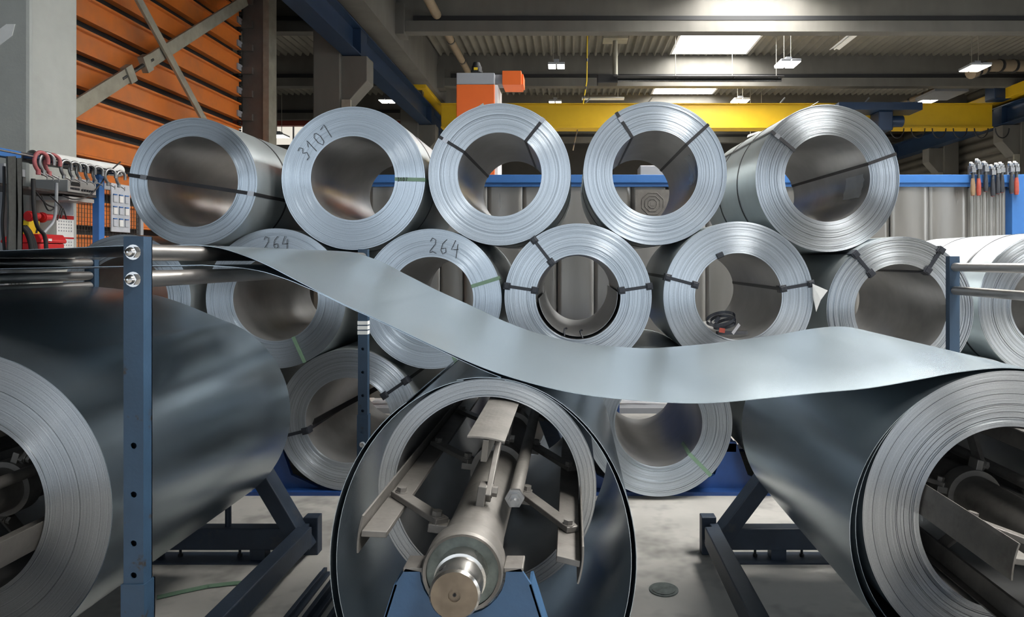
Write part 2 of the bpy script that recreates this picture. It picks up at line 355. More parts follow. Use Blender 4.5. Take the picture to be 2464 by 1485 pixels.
# columns with corbels carrying the crane rails
def column(name, x0, x1, y, side, label):
    t = thing(name, label, 'column', ((x0 + x1) / 2, y + 0.25, 0))
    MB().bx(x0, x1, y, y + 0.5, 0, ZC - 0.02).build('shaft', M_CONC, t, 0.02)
    e, s = (x1, 1) if side > 0 else (x0, -1)
    o = [(e - s * 0.02, y + 0.06, 4.02), (e + s * 0.10, y + 0.06, 4.02), (e + s * 0.42, y + 0.06, 4.38), (e + s * 0.42, y + 0.06, 4.79), (e - s * 0.02, y + 0.06, 4.79)]
    MB().prism(o, (0, 0.38, 0)).build('corbel', M_CONC, t, 0.01)
    MB().bx(e + s * 0.10 - 0.07, e + s * 0.10 + 0.07, y - 0.01, y + 0.05, 0.0, 4.05).build('conduit_trunking', M_GALVB, t)
column('concrete_column', -4.25, -3.80, 11.2, 1, 'dark concrete column with corbel just right of the steel storage upright')
column('concrete_column', -4.25, -3.80, 16.9, 1, 'farther concrete column with corbel under the blue rail, left of orange cabinet')
column('concrete_column', -4.25, -3.80, 22.6, 1, 'farthest concrete column on the left row, deep in the hall')
column('concrete_column', 11.15, 11.6, 20.4, -1, 'concrete column with corbel on ribbed wall behind the right end of the crane')
column('concrete_column', 11.15, 11.6, 16.9, -1, 'concrete column with corbel at the right edge of the photograph')
t = thing('concrete_column', 'pale grey concrete column at the left edge in front of orange storage', 'column', (-4.06, 5.0, 0))
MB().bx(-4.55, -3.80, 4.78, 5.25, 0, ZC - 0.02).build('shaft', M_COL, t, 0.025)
MB().prism([(-4.55, 4.775, 2.62), (-4.55, 4.775, 2.50), (-3.92, 4.775, 2.98), (-3.90, 4.775, 3.06), (-3.96, 4.775, 3.06)], (0, 0.006, 0)).build('scrape_mark', M_PAPER, t)

# crane rails
def rail(name, x0, x1, label):
    t = thing(name, label, 'crane rail', ((x0 + x1) / 2, 10, 4.8)); c = (x0 + x1) / 2
    m = MB(); m.bx(x0, x1, 3.0, YB - 0.1, 4.80, 4.825).bx(c - 0.012, c + 0.012, 3.0, YB - 0.1, 4.82, 5.25).bx(x0, x1, 3.0, YB - 0.1, 5.25, 5.275)
    m.build('rail_beam', M_NAVY, t)
    MB().bx(c - 0.03, c + 0.03, 3.0, YB - 0.1, 5.275, 5.325).build('rail_head', M_STEELD, t)
    for y in (11.28, 16.98, 22.68):
        MB().bx(x0 + 0.005, x1 - 0.005, y, y + 0.34, 4.83, 5.24).build('stiffener', M_NAVY, t)
rail('crane_rail_beam', -3.78, -3.48, 'dark blue steel crane rail beam running deep into the hall, upper left')
rail('crane_rail_beam', 10.72, 11.02, 'dark blue steel crane rail beam along the ribbed right wall')

# overhead crane
t = thing('overhead_crane', 'yellow overhead travelling crane spanning the hall behind the coils', 'crane', (3.7, 17.2, 4.9))
MB().bx(-3.25, 10.5, 17.0, 17.4, 4.75, 5.30).build('bridge_girder', M_YELLOW, t, 0.01)
MB().bx(-3.25, 10.5, 16.96, 17.44, 4.715, 4.75).build('lower_flange', M_YELLOW, t)
MB().bx(-3.25, 10.5, 16.96, 17.44, 5.30, 5.33).build('upper_flange', M_YELLOW, t)
for x in (-3.66, 10.70):
    m = MB(); m.bx(x - 0.13, x + 0.33, 15.6, 18.8, 5.36, 5.62); e = m.build('end_carriage', M_YELLOW, t, 0.01)
    MB().cyl((x - 0.02, 15.9, 5.35), (x + 0.2, 15.9, 5.35), 0.1).build('wheel', M_STEELD, e)
MB().bx(6.4, 8.4, 16.3, 16.95, 5.02, 5.20).build('hoist_platform', M_NAVY, t)
m = MB(); m.bx(7.4, 7.75, 16.4, 16.9, 4.55, 5.02); hm = m.build('hoist', M_NAVY, t, 0.03)
MB().cyl((7.75, 16.6, 4.8), (8.05, 16.6, 4.8), 0.14).build('hoist_motor', M_NAVY, hm)
MB().bx(10.3, 10.75, 16.6, 17.0, 5.35, 5.75).build('drive_motor', M_NAVY, t, 0.03)
for k in range(6):
    x = 8.05 + k * 0.52
    MB().tube([(x + 0.17 * math.cos(a), 16.85, 4.70 - 0.02 + 0.24 * math.sin(a)) for a in [math.pi + i * math.pi / 10 for i in range(11)]], 0.014, 6).build('festoon_loop', M_BLACK, t)
for x in (0.35, 1.9, 5.2, 7.3): MB().cyl((x, 16.98, 5.33), (x + 0.12, 16.98, 5.47), 0.018, n=8).build('festoon_bracket', M_GREYP, t)

# lamps
def lamp(u, v, Y, w, d, label, drop=0.5):
    p = P(u, v, Y); t = thing('high_bay_lamp', label, 'lamp', p, group='ceiling lamps')
    for s in (-1, 1):
        m = MB(); m.bx(p.x + s * w * 0.27 - w * 0.24, p.x + s * w * 0.27 + w * 0.24, p.y - d / 2, p.y + d / 2, p.z, p.z + 0.05); h = m.build('housing', M_GREYP, t, 0.01)
        m = MB(); m.bx(p.x + s * w * 0.27 - w * 0.22, p.x + s * w * 0.27 + w * 0.22, p.y - d / 2 + 0.02, p.y + d / 2 - 0.02, p.z - 0.012, p.z - 0.001); m.build('lens', M_LAMP, h)
    MB().bx(p.x - w * 0.16, p.x + w * 0.16, p.y - 0.1, p.y + 0.1, p.z + 0.05, p.z + 0.13).build('driver_box', M_GREYP, t, 0.01)
    top = ZC - 0.05
    MB().cyl((p.x - 0.07, p.y, p.z + 0.12), (p.x - 0.07, p.y, top), 0.008, n=6).build('hanger', M_GALVB, t)
    MB().cyl((p.x + 0.07, p.y, p.z + 0.12), (p.x + 0.07, p.y, top), 0.008, n=6).build('hanger', M_GALVB, t)
lamp(1339, 160, 14.2, 0.34, 0.34, 'lit twin ceiling lamp above the orange motor duct')
lamp(1895, 155, 14.0, 0.40, 0.50, 'lit ceiling lamp hanging just right of the nearest skylight')
lamp(2346, 164, 14.0, 0.40, 0.50, 'lit ceiling lamp beside the pipe at the upper right edge')
lamp(931, 244, 18.5, 0.36, 0.4, 'lit ceiling lamp left of the dark blue crane rail beam')
lamp(1336, 247, 18.6, 0.34, 0.34, 'small lit twin lamp just above the crane, right of orange cabinet')
lamp(1781, 244, 18.6, 0.42, 0.5, 'lit ceiling lamp just above the middle of the yellow crane')
lamp(2228, 245, 18.6, 0.42, 0.5, 'lit ceiling lamp above the right end of the yellow crane')
lamp(672, 328, 19.5, 0.4, 0.5, 'distant lit lamp in front of the bright aisle window')

# radiant heater under the second bay
a, b = P(1475, 186, 15.0), P(1880, 186, 15.0)
t = thing('radiant_heater', 'long black radiant heater tube hanging under the skylight bay', 'heater', ((a.x + b.x) / 2, 15.0, a.z))
m = MB(); m.prism([(a.x, 14.85, a.z), (a.x, 15.15, a.z), (a.x, 15.24, a.z - 0.03), (a.x, 15.24, a.z - 0.04), (a.x, 14.76, a.z - 0.04), (a.x, 14.76, a.z - 0.03)], (b.x - a.x, 0, 0)); m.build('reflector', M_BLACK, t)
MB().cyl((a.x, 15.0, a.z - 0.07), (b.x, 15.0, a.z - 0.07), 0.03).build('tube', M_STEELD, t)
MB().bx(a.x - 0.35, a.x + 0.1, 14.85, 15.15, a.z - 0.16, a.z + 0.03).build('burner_box', M_BLACK, t, 0.02)
MB().cyl((a.x + 0.05, 15.0, a.z), (a.x + 0.05, 15.0, ZC - 0.06), 0.055).build('flue_pipe', M_GALVB, t)
MB().bx(a.x - 0.22, a.x + 0.32, 14.8, 15.2, ZC - 0.16, ZC - 0.10).build('flue_bracket', M_GALVB, t)
for u in (1625, 1762, 1868):
    q = P(u, 186, 15.0); MB().bar((q.x, 14.8, a.z - 0.06), (q.x, 15.2, a.z + 0.04), 0.03, 0.02).build('bracket', M_STEELD, t)
    MB().cyl((q.x, 15.0, a.z), (q.x, 15.0, ZC - 0.05), 0.008, n=6).build('hanger', M_GALVB, t)
# fluorescent battens
def batten(p0, p1, label):
    t = thing('batten_light', label, 'lamp', (p0 + p1) / 2); d = (p1 - p0); side = Vector((d.y, -d.x, 0)).normalized()
    MB().prism([p0 - side * 0.11 + Vector((0, 0, -0.05)), p0 - side * 0.04, p0 + side * 0.04, p0 + side * 0.11 + Vector((0, 0, -0.05)), p0 + side * 0.10 + Vector((0, 0, -0.055)), p0 + Vector((0, 0, -0.015)), p0 - side * 0.10 + Vector((0, 0, -0.055))], d).build('reflector', M_WHITE, t)
    MB().cyl(p0 + Vector((0, 0, -0.04)), p1 + Vector((0, 0, -0.04)), 0.018, n=10).build('tube', M_PAPER, t)
    for f in (0.15, 0.85):
        q = p0.lerp(p1, f); MB().cyl(q, (q.x, q.y, ZC - 0.05), 0.008, n=6).build('hanger', M_GALVB, t)
batten(P(2008, 114, 14.6), P(2008, 114, 14.6) + Vector((0, -1.4, 0)), 'white unlit batten light hanging under the roof ribs, upper right')
batten(P(1400, 234, 18.2), P(1502, 234, 18.2), 'unlit batten light above the crane left of the second skylight')
batten(P(1800, 325, 19.4), P(1838, 312, 19.4), 'small grey fitting hanging below the crane, left of the rightmost top coil')
# lagged pipes
def pipe(pts, r, label, mt=M_PIPE):
    t = thing('lagged_pipe', label, 'pipe', pts[0]); MB().tube(pts, r, 12).build('pipe', mt, t)
    for i in range(len(pts) - 1):
        for f in (0.3, 0.7):
            q = Vector(pts[i]).lerp(Vector(pts[i + 1]), f); d = (Vector(pts[i + 1]) - Vector(pts[i])).normalized() * 0.03
            MB().cyl(q - d, q + d, r * 1.12, n=12).build('clamp_ring', M_STEELD, t)
pipe([(-2.45, 7.0, 5.88), (-2.45, 12.4, 5.88)], 0.085, 'tan lagged pipe passing through the nearest cross beam, upper left')
pipe([(-2.45, 12.8, 5.88), (-2.45, 16.3, 5.88)], 0.075, 'tan lagged pipe behind the nearest beam running to the orange cabinet')
pipe([P(2335, 176, 14.6), P(2380, 158, 14.8), P(2464, 158, 15.0), P(2580, 157, 15.1)], 0.13, 'thick lagged pipe at the upper right corner')
pipe([P(2165, 252, 19.0), P(2250, 217, 18.0)], 0.07, 'slanting tan pipe above the right end of the crane')
MB_ = MB().bx(P(2240, 222, 17.6).x, P(2320, 222, 17.6).x, 17.4, 18.4, P(2240, 224, 17.6).z, P(2240, 218, 17.6).z)
one('cable_duct', MB_, M_GREYP, 'grey flat duct hanging above the right crane end', 'duct')
pipe([Vector((0.32, 13.5, ZC - 0.05)), P(1412, 195, 13.5), P(1403, 250, 13.6)], 0.012, 'thin yellow cable hanging down left of the heater', M_YEL2)
pipe([P(1391, 303, 17.2), P(1390, 310, 17.2), P(1378, 362, 17.3)], 0.018, 'thin pale cable hanging below the crane between the middle top coils', M_PIPE)

# orange storage rack
RX = -5.0
t = thing('storage_rack', 'tall orange storage rack with stacked trays behind galvanised cross bracing', 'storage rack', (RX - 0.6, 8.2, 0))
MB().bx(RX - 1.6, RX - 0.12, 5.75, 10.3, 0.1, ZC - 0.15).build('shade_backing', M_DARK, t)  # black box: paints the shade behind and between the trays
pz = 0.354; first = None
for k in range(17):
    z0 = 0.354 + k * pz
    if z0 + pz > ZC - 0.15: break
    if first is None:
        m = MB(); prof = [(RX - 0.11, z0 + 0.0), (RX - 0.015, z0 + 0.0), (RX - 0.015, z0 + 0.018), (RX - 0.05, z0 + 0.03), (RX - 0.05, z0 + 0.225), (RX - 0.012, z0 + 0.230), (RX - 0.012, z0 + 0.252), (RX - 0.11, z0 + 0.252)]
        m.prism([(x, 5.75, z) for x, z in prof], (0, 4.6, 0)); first = m.build('tray', M_ORANGE, t)
    else: instance(first, 'tray', t, Matrix.Translation((0, 0, k * pz)))
    MB().bx(RX - 0.12, RX - 0.03, 10.28, 10.42, z0 + 0.05, z0 + 0.14).build('tray_lug', M_GREYP, t)
u = MB(); u.bx(RX - 0.05, RX + 0.30, 10.45, 10.75, 0, ZC - 0.12); up = u.build('upright', M_UPRIGHT, t, 0.01)
MB().bx(RX + 0.28, RX + 0.37, 10.43, 10.7, 0, ZC - 0.12).build('upright_flange', M_GALVB, up)
for k in range(16): MB().bx(RX - 0.09, RX + 0.13, 10.39, 10.44, 0.36 + k * pz, 0.46 + k * pz).build('bracket', M_UPRIGHT, up)
m = MB()
for k in range(150): m.cyl((RX - 0.07, 10.40, 0.3 + k * 0.04), (RX - 0.07, 10.40, 0.322 + k * 0.04), 0.03, n=6)
o = m.build('lifting_chain', M_DARK, up); o['kind'] = 'stuff'
# cross bracing of the bay in front of the rack
def brace(a, b, w, label, joint=False):
    t = thing('cross_brace', label, 'brace', (a + b) / 2)
    if joint:
        q0, q1 = a.lerp(b, 0.36), a.lerp(b, 0.43); d = (b - a).normalized()
        MB().bar(a, q0, 0.03, w, (0, 0, 1)).build('flat_bar', M_GALVB, t); MB().bar(q1, b, 0.03, w * 1.0, (0, 0, 1)).build('flat_bar', M_GALVB, t)
        MB().cyl(q0 - d * 0.15, q1 + d * 0.15, 0.022, n=10).build('turnbuckle', M_STEELD, t)
        for q in (q0, q1): MB().bar(q - d * 0.06, q + d * 0.06, 0.07, w * 1.2).build('clevis', M_GALVB, t)
    else: MB().bar(a, b, 0.03, w).build('flat_bar', M_GALVB, t)
def inX(u, v, X): Y = X * F / (u - U0); return P(u, v, Y)
brace(inX(40, 350, -4.85), inX(592, 0, -4.85), 0.15, 'galvanised diagonal brace with turnbuckle rising to the right before orange trays', True)
brace(inX(312, -40, -4.80), inX(505, 315, -4.80), 0.10, 'galvanised diagonal brace falling to the right before orange trays')

# orange cabinet with motor
x0, x1 = P(1098, 0, 8).x, P(1190, 0, 8).x; zt = P(0, 175, 8).z; zm = P(0, 203, 8).z
t = thing('machine_cabinet', 'tall orange machine cabinet with grey top standing behind the third top coil', 'machine', ((x0 + x1) / 2, 8.25, 0))
MB().bx(x0, x1, 8.0, 8.5, 0, zm).build('body', M_ORANGE2, t, 0.008)
MB().bx(x0, x1, 8.0, 8.5, zm, zt).build('top_cover', M_GREYP, t, 0.008)
MB().bx(x1, x1 + 0.035, 8.02, 8.48, 0, zm).build('side_panel', M_WHITE, t)
c = P(1147, 175, 8.25)
mo = MB(); mo.cyl(c, c + Vector((0, 0, 0.07)), 0.062).cyl(c + Vector((0, 0, 0.07)), c + Vector((0, 0, 0.12)), 0.055, 0.04); mt_ = mo.build('motor', M_BLACK, t)
MB().bx(c.x - 0.025, c.x + 0.02, c.y - 0.07, c.y - 0.05, c.z + 0.015, c.z + 0.045).build('motor_plate', M_YEL2, mt_)
for a in (0.2, 1.2, 2.2, 3.2, 4.2, 5.2): MB().cyl(c + Vector((0.06 * math.cos(a), 0.06 * math.sin(a), 0)), c + Vector((0.06 * math.cos(a), 0.06 * math.sin(a), 0.025)), 0.012, n=8).build('motor_lug', M_BLACK, mt_)
d0, d1, d2 = P(1190, 196, 8.2), P(1212, 196, 8.2), P(1257, 196, 8.2)
MB().bx(d0.x, d1.x, 8.1, 8.3, d0.z - 0.055, d0.z + 0.055).build('duct_neck', M_GREYP, t)
du = MB(); du.bx(d1.x, d2.x, 8.02, 8.38, d1.z - 0.085, d1.z + 0.08); dd = du.build('duct_box', M_ORANGE2, t, 0.006)
MB().bx(d2.x, d2.x + 0.02, 8.06, 8.34, d1.z - 0.07, d1.z + 0.05).build('duct_flange', M_ORANGE2, dd)

# ------------------------------------------------------------------ coil stack
rnd = random.Random(7)
def face_profile(ri, ro, n, amp, rng, core, flip=False):
    ws = [rng.uniform(0.4, 1.6) for _ in range(n)]; s = sum(ws); r = ri; prof = []; y = 0.0
    for k, w in enumerate(ws):
        r2 = r + w / s * (ro - ri); y = 0.75 * y + rng.gauss(0, amp)
        yy = y + (core if k < max(2, n // 12) else 0.0) - (0.5 * core if n // 12 < k <= n // 12 + 2 else 0)
        yy = max(-0.0055, min(0.007, yy))
        g = rng.random() < (0.22 if amp > 0.0015 else 0.10 if amp > 0.001 else 0.04)
        prof += [(r, yy), (r2 - (0.0014 if g else 0.0), yy)]
        if g: prof += [(r2 - 0.0014, yy + 0.006), (r2, yy + 0.006)]
        r = r2
    return prof
def winding(root, ri, ro, L, seed, n=34, amp=0.0012, core=-0.004, mats=None, seg=128):
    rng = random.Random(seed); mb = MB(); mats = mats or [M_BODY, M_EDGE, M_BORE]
    fp = face_profile(ri, ro, n, amp, rng, core)
    mb.rev(fp, seg, [1] * (len(fp) - 1))
    bp = [(ri, L - 0.0), (ro, L)]
    mb.rev(bp, seg, [1])
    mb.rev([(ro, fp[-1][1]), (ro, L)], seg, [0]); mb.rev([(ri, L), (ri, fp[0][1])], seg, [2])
    o = mb.build('winding', mats, None, fix=False)
    # outward normals: radial faces
    o.parent = root; o.matrix_local = Matrix.Translation((0, 0, ro)); W[o] = W[root] @ Matrix.Translation((0, 0, ro))
    return o
class Coil: pass
def coil(u, v, rpx, ripx, Y, label, seed, yaw=0.0, L=1.19, mats=None, n=34, amp=0.0012, core=-0.004, group='stacked steel coils'):
    c = Coil(); c.ri, c.ro, c.L = ripx * Y / F, rpx * Y / F, L
    p = P(u, v, Y); c.p = p
    c.root = thing('steel_coil', label, 'steel coil', (p.x, p.y, p.z - c.ro), Matrix.Rotation(yaw, 3, 'Z'), group)
    c.w = winding(c.root, c.ri, c.ro, L, seed, n, amp, core, mats)
    c.u, c.v, c.Y = u, v, Y
    return c
def A(c, u, v): return math.atan2(-(v - c.v), u - c.u)         # face angle of an image point
def polar(c, ang):                                            # frame on the coil axis: x radial, y along axis, z tangential
    e = Vector((math.cos(ang), 0, math.sin(ang))); tt = e.cross(Vector((0, 1, 0)))
    return W[c.w] @ frame((0, 0, 0), e, (0, 1, 0), tt)
def eye_strap(c, ang, w=0.019, mt=M_STRAP, seal=0.75, prot=False, name='strap', face_only=False, outer=True, bore=True):
    m = MB(); m.M = polar(c, ang); h = w / 2
    m.bx(c.ri - 0.002, c.ro + 0.003, -0.0085, -0.0065, -h, h)
    if not face_only:
        if outer: m.bx(c.ro + 0.001, c.ro + 0.003, -0.0085, c.L + 0.002, -h, h)
        if bore: m.bx(c.ri - 0.003, c.ri - 0.001, -0.0085, c.L + 0.002, -h, h)
        m.bx(c.ri - 0.002, c.ro + 0.003, c.L, c.L + 0.002, -h, h)
    s = m.build(name, mt, c.root)
    if seal:
        q = MB(); q.M = polar(c, ang); r = c.ri + (c.ro - c.ri) * seal
        q.bx(r - 0.016, r + 0.016, -0.011, -0.008, -h * 1.25, h * 1.25); q.bx(r - 0.004, r + 0.004, -0.0125, -0.0108, -h * 1.4, h * 1.0); q.build('seal', M_SEAL, s)
    if prot:
        for r0, r1 in ((c.ri - 0.012, c.ri + 0.030), (c.ro - 0.030, c.ro + 0.010)):
            q = MB(); q.M = polar(c, ang); pts = []
            hw = 0.021
            q.bx(r0, r1, -0.014, -0.007, -hw, hw); q.bx(r0 + 0.006, r1 - 0.006, -0.0185, -0.013, -hw * 0.62, hw * 0.62)
            if r0 < c.ri: q.bx(r0, r0 + 0.005, -0.013, 0.05, -hw, hw)
            else: q.bx(r1 - 0.005, r1, -0.013, 0.05, -hw, hw)
            q.build('edge_protector', M_PLASTIC, s, 0.004)
    return s
def tape(c, ang, w=0.022):
    m = MB(); m.M = polar(c, ang); h = w / 2
    m.bx(c.ri - 0.001, c.ro + 0.002, -0.0068, -0.0058, -h, h).bx(c.ro + 0.001, c.ro + 0.002, -0.006, 0.10, -h, h).bx(c.ri - 0.002, c.ri - 0.001, -0.006, 0.25, -h, h)
    return m.build('green_band', M_GREEN, c.root)
def hoop(c, y, w=0.019, mt=M_STRAP):
    m = MB(); m.M = W[c.w]; m.rev([(c.ro + 0.0005, y - w / 2), (c.ro + 0.0025, y - w / 2), (c.ro + 0.0025, y + w / 2), (c.ro + 0.0005, y + w / 2)], 96)
    s = m.build('hoop_strap', mt, c.root); return s
DIG = {'0': [[(.5, 1), (.15, .8), (.1, .35), (.35, 0), (.7, .15), (.85, .6), (.7, .95), (.45, 1)]],
       '1': [[(.1, .6), (.5, 1), (.5, 0)]],
       '2': [[(.1, .75), (.3, 1), (.7, .9), (.7, .6), (.2, .15), (.15, 0), (.5, .1), (.9, 0)]],
       '3': [[(.1, .9), (.5, 1), (.75, .8), (.35, .55), (.8, .4), (.6, .05), (.15, 0)]],
       '4': [[(.5, 1), (.1, .35), (.9, .4)], [(.8, .75), (.72, -.2)]],
       '6': [[(.75, 1), (.3, .7), (.15, .25), (.4, 0), (.75, .15), (.7, .42), (.2, .35)]],
       '7': [[(.1, .9), (.85, 1), (.5, 0)]]}
def writing(c, text, u, v, size, slant, name='marking'):
    m = MB(); m.M = W[c.w]; ox = (u - c.u) * c.Y / F; oz = -(v - c.v) * c.Y / F; ca, sa = math.cos(slant), math.sin(slant)
    for k, ch in enumerate(text):
        for st in DIG[ch]:
            pts = []
            for a, b in st:
                X = (k - len(text) / 2 + a * 0.8) * size * 0.72; Z = (b - 0.5) * size
                pts.append((ox + X * ca - Z * sa, -0.0095, oz + X * sa + Z * ca))
            fine = []
            for i in range(len(pts) - 1):
                for f in (0, 0.5): fine.append(Vector(pts[i]).lerp(Vector(pts[i + 1]), f))
            fine.append(Vector(pts[-1])); m.tube(fine, 0.0018, 5)
    return m.build(name, M_INK, c.root)
def tail_flap(c, ang, span=0.12, lift=0.012):                 # loose outer end of the sheet
    m = MB(); m.M = W[c.w]; sec = []
    for i in range(10):
        f = i / 9; a = ang + span * f; r = c.ro + 0.001 + lift * (1 - f) ** 2; sec.append((r * math.cos(a), r * math.sin(a)))
    m.sheet(sec, 0.0, c.L, 0.0012); return m.build('sheet_end', M_BODY, c.root)
EC = [M_BODY, M_EDGE_C, M_BORE]
# top row
T1 = coil(464.9, 437.4, 154.2, 109, 3.92, 'leftmost top-row coil crossed by one dark strap over its bore', 1, core=-0.007, n=26)
T2 = coil(850.0, 429.0, 172.5, 101, 4.08, 'second top-row coil, hand-marked 3107 with green band', 2, core=-0.006)
T3 = coil(1202.3, 419.8, 171.0, 101, 4.08, 'third top-row coil, between orange cabinet and blue frame, two straps', 3, mats=EC, n=30, amp=0.0022, core=0)
T4 = coil(1576.5, 417.1, 172.8, 103, 4.06, 'fourth top-row coil with a scrap of clear film inside right', 4, mats=EC, n=30, amp=0.0026, core=0)
T5 = coil(1992.1, 428.9, 177.3, 105, 4, 'rightmost top-row coil with dark straps around its body', 5, mats=EC, n=30, amp=0.0022, core=0, yaw=math.radians(3))
# middle row
C0 = coil(302.4, 720.9, 156.8, 103, 4.06, 'leftmost middle-row coil half hidden behind the near blue roller post', 6)
C1 = coil(663.8, 718.4, 168.6, 102, 4.08, 'middle-row coil marked 264 directly behind the start of the strip', 7, core=-0.005)
C2 = coil(1038.2, 719.3, 168.7, 101, 4.08, 'middle-row coil marked 264 right of the thin blue post', 8, core=-0.005)
C3 = coil(1391.0, 714.9, 177.3, 102, 4.02, 'middle-row coil with three black clipped straps, centre of stack', 9, mats=EC, amp=0.003, core=-0.004, L=1.12)
C4 = coil(1776.7, 713.6, 180.6, 104.5, 3.97, 'middle-row coil with strap scraps in its bore and paper tag', 10, mats=EC, core=-0.002)
C5 = coil(2167.1, 746.4, 177.4, 111, 3.92, 'middle-row coil with dark bore behind the right roller post', 11, mats=EC, n=26, amp=0.0035, core=-0.005)
C6 = coil(2532.0, 736.0, 177.0, 100, 4.02, 'rightmost coil cut by the photograph edge, bright white top', 12, mats=EC)
# bottom row
B0 = coil(462.1, 1010.5, 170.8, 101, 4.08, 'bottom-row coil hidden behind the big left decoiler coil', 13)
B1 = coil(838.4, 1010.9, 170.4, 102, 4.08, 'bottom-row coil behind the thin blue post, wide strap inside', 14, core=-0.006, mats=EC, n=30)
B2 = coil(1213.2, 1011.3, 170.0, 101, 4.08, 'bottom-row coil glimpsed through the central decoiler bore', 15)
B3 = coil(1584.7, 1017.8, 177.4, 105, 3.98, 'bottom-row coil with green band right of the central decoiler', 16, core=-0.006)
B4 = coil(1959.7, 1025.5, 164.0, 102, 4.02, 'bottom-row coil hidden behind the big right decoiler coil', 17)
B5 = coil(2345.0, 1024.6, 165.0, 102, 4.02, 'bottom-row coil hidden under the right end of the stack', 18)
# straps, bands, marks
m = MB(); m.M = W[T1.w]; a0, a1 = A(T1, 308, 421), A(T1, 626, 470); e0 = Vector((T1.ro * math.cos(a0), -0.0105, T1.ro * math.sin(a0))); e1 = Vector((T1.ro * math.cos(a1), -0.0105, T1.ro * math.sin(a1)))
m.bar(e0, e1, 0.021, 0.002, (0, 1, 0)); s = m.build('strap', M_STRAP, T1.root)
m = MB(); m.M = polar(T1, a1); m.bx(T1.ro + 0.001, T1.ro + 0.003, -0.011, T1.L, -0.01, 0.01).build('strap', M_STRAP, T1.root)
m = MB(); m.M = polar(T1, a0); m.bx(T1.ro + 0.001, T1.ro + 0.003, -0.011, T1.L, -0.01, 0.01).build('strap', M_STRAP, T1.root)
for f in (0.12, 0.965):
    m = MB(); m.M = W[T1.w]; q = e0.lerp(e1, f); m.bar(q - (e1 - e0) * 0.025, q + (e1 - e0) * 0.025, 0.026, 0.005, (0, 1, 0)); m.build('seal', M_SEAL, s)
hoop(T1, 0.42)
tape(T2, A(T2, 985, 432)); writing(T2, '3107', 762, 342, 0.085, 0.75); hoop(T2, 0.30)
m = MB(); m.M = W[T2.w]                                      # number on the green band
ang = A(T2, 985, 432)
writing(T2, '3107', 970, 432, 0.022, 0.0, 'band_marking')
eye_strap(T3, A(T3, 1060, 331)); eye_strap(T3, A(T3, 1304, 291), seal=0.92); tail_flap(T3, math.radians(103)); hoop(T3, 0.10, 0.012); hoop(T3, 0.62)
eye_strap(T4, A(T4, 1486, 276), seal=0.72); eye_strap(T4, A(T4, 1701, 303), seal=0); hoop(T4, 0.10, 0.012); hoop(T4, 0.5)
eye_strap(T5, A(T5, 1857, 321), seal=0.75); eye_strap(T5, A(T5, 2160, 369), seal=0); hoop(T5, 0.36, 0.016); hoop(T5, 0.80, 0.016); tail_flap(T5, math.radians(97), 0.16, 0.02)
tape(C1, A(C1, 724, 850)); writing(C1, '264', 668, 584, 0.075, 0.03)
tape(C2, A(C2, 1165, 680)); tape(C2, A(C2, 1092, 858)); writing(C2, '264', 1072, 594, 0.09, -0.10)
for uv in ((1288, 582), (1216, 688), (1570, 688)): eye_strap(C3, A(C3, *uv), mt=M_PLASTIC, seal=0, prot=True, bore=False)
for uv, sl in (((1592, 664), 0), ((1955, 682), 0)): eye_strap(C4, A(C4, *uv), mt=M_PLASTIC, seal=0, prot=True)
m = MB(); m.M = polar(C4, A(C4, 1731, 612)); m.bx(C4.ri - 0.004, C4.ri + 0.026, -0.014, -0.006, -0.021, 0.021).bx(C4.ri - 0.006, C4.ri, -0.012, 0.05, -0.021, 0.021); m.build('edge_protector', M_PLASTIC, C4.root, 0.006)
for uv in ((2052, 606), (2265, 600)): eye_strap(C5, A(C5, *uv), mt=M_PLASTIC, seal=0, prot=True)
hoop(C6, 0.25); hoop(C6, 0.75)
for uv in ((992, 906), (697, 1046)): eye_strap(B1, A(B1, *uv), mt=M_PLASTIC, seal=0, prot=True)
m = MB(); m.M = W[B1.w]; m.bar((-0.24, 0.08, -0.03), (0.16, 0.75, 0.16), 0.06, 0.004, (0, 1, 0.6)); m.build('wide_strap', M_STRAP, B1.root)
tape(B3, A(B3, 1708, 1142))
# clear film scraps inside two bores
def film(c, a0, a1, y0, y1, seed):
    rng = random.Random(seed); m = MB(); m.M = W[c.w]; n = 9; vs = []; fs = []
    for i in range(n):
        for j in range(n):
            a = a0 + (a1 - a0) * i / (n - 1); y = y0 + (y1 - y0) * j / (n - 1) + rng.uniform(-0.006, 0.006); r = c.ri - 0.004 - rng.random() * 0.014
            vs.append((r * math.cos(a), y, r * math.sin(a)))
    for i in range(n - 1):
        for j in range(n - 1): fs.append((i * n + j, i * n + j + 1, (i + 1) * n + j + 1, (i + 1) * n + j))
    m.add(vs, fs, 0, True); m.build('film_scrap', M_FILM, c.root, fix=False)
film(T4, math.radians(-12), math.radians(30), 0.02, 0.22, 1); film(T5, math.radians(-25), math.radians(8), 0.06, 0.30, 2)
# inner sagging wrap of C3 with two ties
m = MB(); m.M = W[C3.w]; sec = [((C3.ri - 0.012 - 0.02 * (0.5 + 0.5 * math.cos((a + math.pi / 2) * 1.3))) * math.cos(a), (C3.ri - 0.003 - 0.014 * max(0, math.sin(-a))) * math.sin(a)) for a in [math.radians(-178 + i * 5) for i in range(38)]]
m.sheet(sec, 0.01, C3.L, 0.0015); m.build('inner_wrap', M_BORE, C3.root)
for uu in (1352, 1398):
    a = A(C3, uu, 812); m = MB(); m.M = polar(C3, a)
    pts = [(C3.ri - 0.008, -0.02, 0.01), (C3.ri - 0.035, -0.012, 0.0), (C3.ri - 0.045, 0.02, -0.004), (C3.ri - 0.05, 0.05, 0.006), (C3.ri - 0.04, 0.12, 0.01)]
    m.tube(pts, 0.005, 6); m.build('tie', M_PLASTIC, C3.root)
